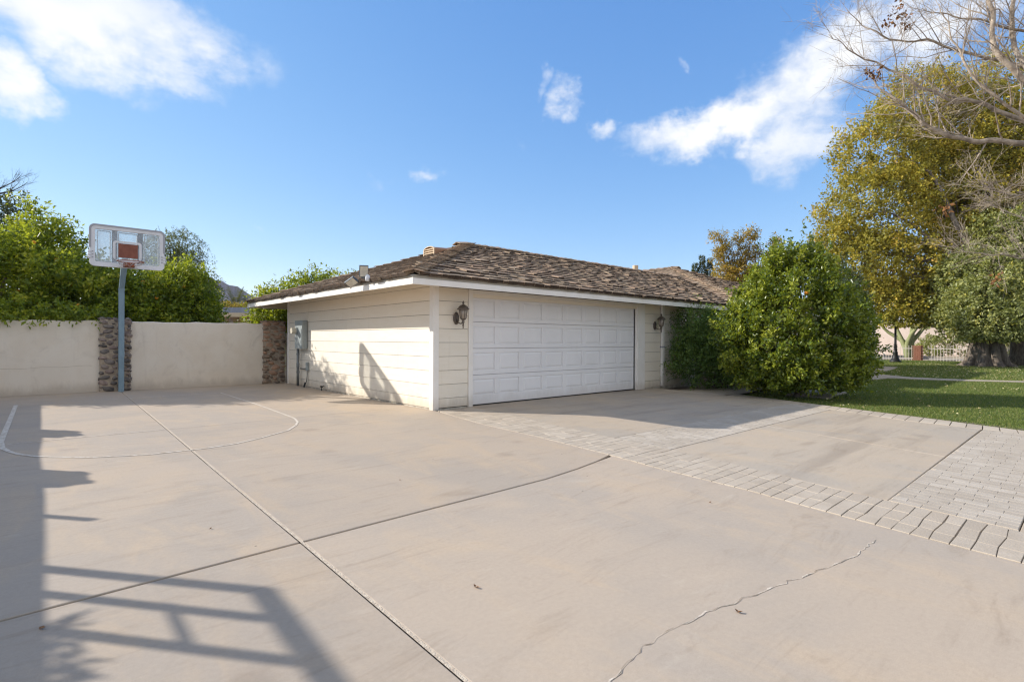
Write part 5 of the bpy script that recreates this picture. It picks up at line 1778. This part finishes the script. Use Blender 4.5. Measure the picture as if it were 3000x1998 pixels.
def limb(path, r0, r1, n_side, L, depth=2, spread=.5, up=.12):
    P_ = [hub] + [at2(x, y, d) for x, y, d in path]
    S = []
    for i in range(len(P_) - 1):
        for f in np.linspace(0, 1, 6)[:-1]:
            S.append(P_[i] + (P_[i + 1] - P_[i]) * f)
    S.append(P_[-1])
    S = np.array(S)
    S[1:-1] += rng.normal(size=(len(S) - 2, 3)) * .035
    S[1:-1] = (S[:-2] + S[1:-1] * 2 + S[2:]) / 4
    rad = np.linspace(r0, r1, len(S))
    limbs.tube(list(S), list(rad * .62), 7)
    for k in range(n_side):
        i = int(len(S) * (.30 + .69 * (k + rng.random()) / n_side))
        i = min(i, len(S) - 2)
        dd = nrm(nrm(S[i + 1] - S[i]) + rng.normal(size=3) * spread * 1.3 + np.array([0, 0, up * 2.0]))
        branchlets(twigs, S[i], dd, L * (.55 + .7 * rng.random()), min(.016, max(.005, rad[i] * .30)), depth, spread, up, 4, (2, 6), tips, .15)


limb([(2420, 340, 10.6), (2340, 330, 10.6), (2250, 328, 10.7), (2170, 308, 10.8), (2120, 285, 10.9), (2085, 250, 11.0), (2030, 215, 11.1), (1985, 160, 11.2)], .12, .016, 24, 1.15)
limb([(2430, 240, 10.4), (2340, 180, 10.4), (2290, 110, 10.5), (2275, 30, 10.6), (2262, -80, 10.7)], .12, .05, 18, 1.3)
limb([(2430, 240, 10.4), (2335, 130, 10.8), (2330, 20, 11), (2345, -90, 11)], .11, .05, 12, 1.2)
limb([(2425, 300, 11.4), (2330, 270, 11.5), (2250, 235, 11.6), (2180, 225, 11.7), (2110, 200, 11.8), (2030, 150, 11.9), (1960, 120, 12.0), (1905, 80, 12)], .10, .010, 25, 1.15)
limb([(2410, 180, 11.2), (2310, 140, 11.2), (2210, 120, 11.3), (2130, 90, 11.4), (2060, 95, 11.4), (1990, 60, 11.5), (1945, 20, 11.5)], .07, .010, 24, 1.05)
limb([(2410, 90, 10.6), (2290, 55, 10.8), (2190, 40, 11), (2120, 20, 11.2)], .06, .012, 18, 1.0)
limb([(2430, 440, 10.3), (2340, 445, 10.4), (2280, 440, 10.5), (2225, 400, 10.6)], .045, .008, 18, .75, 2, .6)
limb([(2430, 600, 10.2), (2350, 597, 10.3), (2290, 590, 10.4), (2230, 575, 10.5), (2190, 565, 10.6)], .04, .006, 18, .7, 2, .6)
limb([(2440, 520, 10.2), (2330, 490, 10.4), (2270, 470, 10.6)], .035, .007, 14, .75, 2, .6)
limb([(2430, 300, 10), (2320, 250, 10.1), (2235, 170, 10.2), (2190, 90, 10.3), (2160, 10, 10.4)], .07, .012, 18, 1.0)
limbs.build('trunk', M_BARKB, bt, smooth=True)
tag(twigs.build('twig', M_BARKB, bt), kind='stuff')
P_, D_, N_ = [], [], []
for (x, y, d) in ((1998, 165, 11.2), (2010, 172, 11.2), (2078, 40, 11.4), (2066, 20, 11.4), (2085, 62, 11.4), (2170, 480, 10.5), (2290, 640, 10.3), (2040, 55, 11.4)):
    c = at2(x, y, d)
    for k in range(22):
        P_.append(c + rng.normal(size=3) * .06)
        D_.append(rng.normal(size=3) + (0, 0, -.6))
        N_.append(rng.normal(size=3))
ll = .085 * (.6 + .8 * rng.random(len(P_)))
link('dry_leaf', leaf_mesh('dry_leaf', np.array(P_) - origin(bt), np.array(D_), np.array(N_), ll, ll * .6, rng.random(len(P_)), M_DRY), bt)['kind'] = 'stuff'

# lawn blades and fallen leaves
def poly_in(poly, x, y):
    ins = np.zeros(len(x), bool)
    n = len(poly)
    for i in range(n):
        x0, y0 = poly[i]
        x1, y1 = poly[(i + 1) % n]
        c = ((y0 > y) != (y1 > y)) & (x < (x1 - x0) * (y - y0) / (y1 - y0 + 1e-12) + x0)
        ins ^= c
    return ins


LAWN_POLY = [(5.45, -7.8), (5.69, -7.0), (6.12, -5.87), (6.48, -4.84), (6.69, -4.24), (7.42, -2.45), (13, -1.9), (17.5, -3.3), (17.7, -4.7), (18.8, -6.7), (19.8, -9), (6.2, -9)]
FAR_POLY = [(20.6, -2.0), (24.3, -1.8), (27.8, -1.35), (28.2, -.6), (27.4, .4), (41, 2), (41, -8), (20, -8), (19.3, -6.0), (18.95, -4.6), (19, -3.5)]


def blades(poly, n, h, w, seed):
    r = np.random.default_rng(seed)
    pl = np.array(poly)
    a, b = pl.min(0), pl.max(0)
    x = a[0] + (b[0] - a[0]) * r.random(n * 3) ** 1.25
    y = a[1] + (b[1] - a[1]) * r.random(n * 3)
    k = poly_in(poly, x, y)
    x, y = x[k][:n], y[k][:n]
    m = len(x)
    az = r.random(m) * 6.28
    hh = h * (.5 + .8 * r.random(m))
    base = np.stack([x, y, np.full(m, -.032)], 1)
    sd = np.stack([np.cos(az), np.sin(az), 0 * az], 1) * w * .5
    tip = base + np.stack([r.normal(size=m) * h * .45, r.normal(size=m) * h * .45, hh], 1)
    V = np.stack([base - sd, base + sd, tip], 1).reshape(-1, 3)
    return V, np.arange(m * 3, dtype=np.int32).reshape(-1, 3), r.random(m)


L_GRASS = leaf_mat('grass blade', [(0, (.06, .105, .022)), (.5, (.12, .165, .040)), (.85, (.21, .23, .07)), (1, (.34, .29, .13))], .3, .55, .25)
V1, F1, r1 = blades(LAWN_POLY, 95000, .040, .010, 5)
V2, F2, r2 = blades(FAR_POLY, 45000, .050, .022, 6)
o = link('grass', mesh_np('grass', np.concatenate([V1, V2]), np.concatenate([F1, F2 + len(V1)]), L_GRASS, np.concatenate([r1, r2])))
tag(o, 'short green lawn grass beside the driveway', 'grass', kind='stuff')
L_FALL = leaf_mat('fallen leaf', [(0, (.28, .21, .09)), (.5, (.42, .35, .16)), (1, (.55, .50, .30))], .1, .6)
r = np.random.default_rng(9)
x, y = 18.5 + 17 * r.random(2600), -7 + 7 * r.random(2600)
k = poly_in(FAR_POLY, x, y)
x, y = x[k], y[k]
x2, y2 = 6.5 + 11 * r.random(260), -7 + 5 * r.random(260)
k = poly_in(LAWN_POLY, x2, y2)
x, y = np.concatenate([x, x2[k]]), np.concatenate([y, y2[k]])
P_ = np.stack([x, y, np.full(len(x), .006)], 1)
D_ = r.normal(size=(len(x), 3)) * (1, 1, .15)
ll = .055 * (.6 + .7 * r.random(len(x)))
o = link('fallen_leaves', leaf_mesh('fallen_leaves', P_, D_, r.normal(size=(len(x), 3)) * .3 + (0, 0, 1), ll, ll * .75, r.random(len(x)), L_FALL))
tag(o, 'dry yellow leaves scattered over the lawn', 'leaves', kind='stuff')
for i, (x, y, lab) in enumerate(((1091, 1350, 'dry curled leaf in the middle of the front slab'), (1695, 1408, 'dry curled leaf right of the long crack'), (918, 1104, 'tiny dark leaf on the court right of the painted arc'), (481, 1216, 'tiny dark leaf left of the slab crossing'), (1632, 1155, 'tiny dark leaf beside the stamped strip'), (90, 1446, 'dark leaf on the shaded slab at the lower left'))):
    p = on_plane(x * 3000 / 2354, y * 3000 / 2354, (0, 0, 1), .004)
    s_ = .02 if i in (2, 3, 4) else .032
    P_ = np.array([p, p + (.004, .002, .0)])
    D_ = np.array([(1, .5 * i - 1, .25), (.6, 1 - .3 * i, .35)], float)
    o = link('dry_leaf', leaf_mesh('dry_leaf', P_ - p, D_, np.array([(0, .3, 1.), (.2, -.4, 1)]), [s_, s_ * .8], [s_ * .55, s_ * .5], np.array([.5, .5]), M_DRY))
    o.location = p
    tag(o, lab, 'leaf', 'dry leaves on the concrete')

# ------------------------------------------------------------------ air between here and the mountain
hz = bpy.data.materials.new('desert haze')
hz.use_nodes = True
T = NT(hz.node_tree)
T.n('ShaderNodeOutputMaterial', {'Volume': T.n('ShaderNodeVolumePrincipled', {'Color': (.62, .74, 1.0), 'Density': .00010, 'Anisotropy': .1}).outputs[0]})
tag(MB().box(-2650, 2650, -2650, 2650, -1.3, 185).build('haze', hz), kind='stuff')
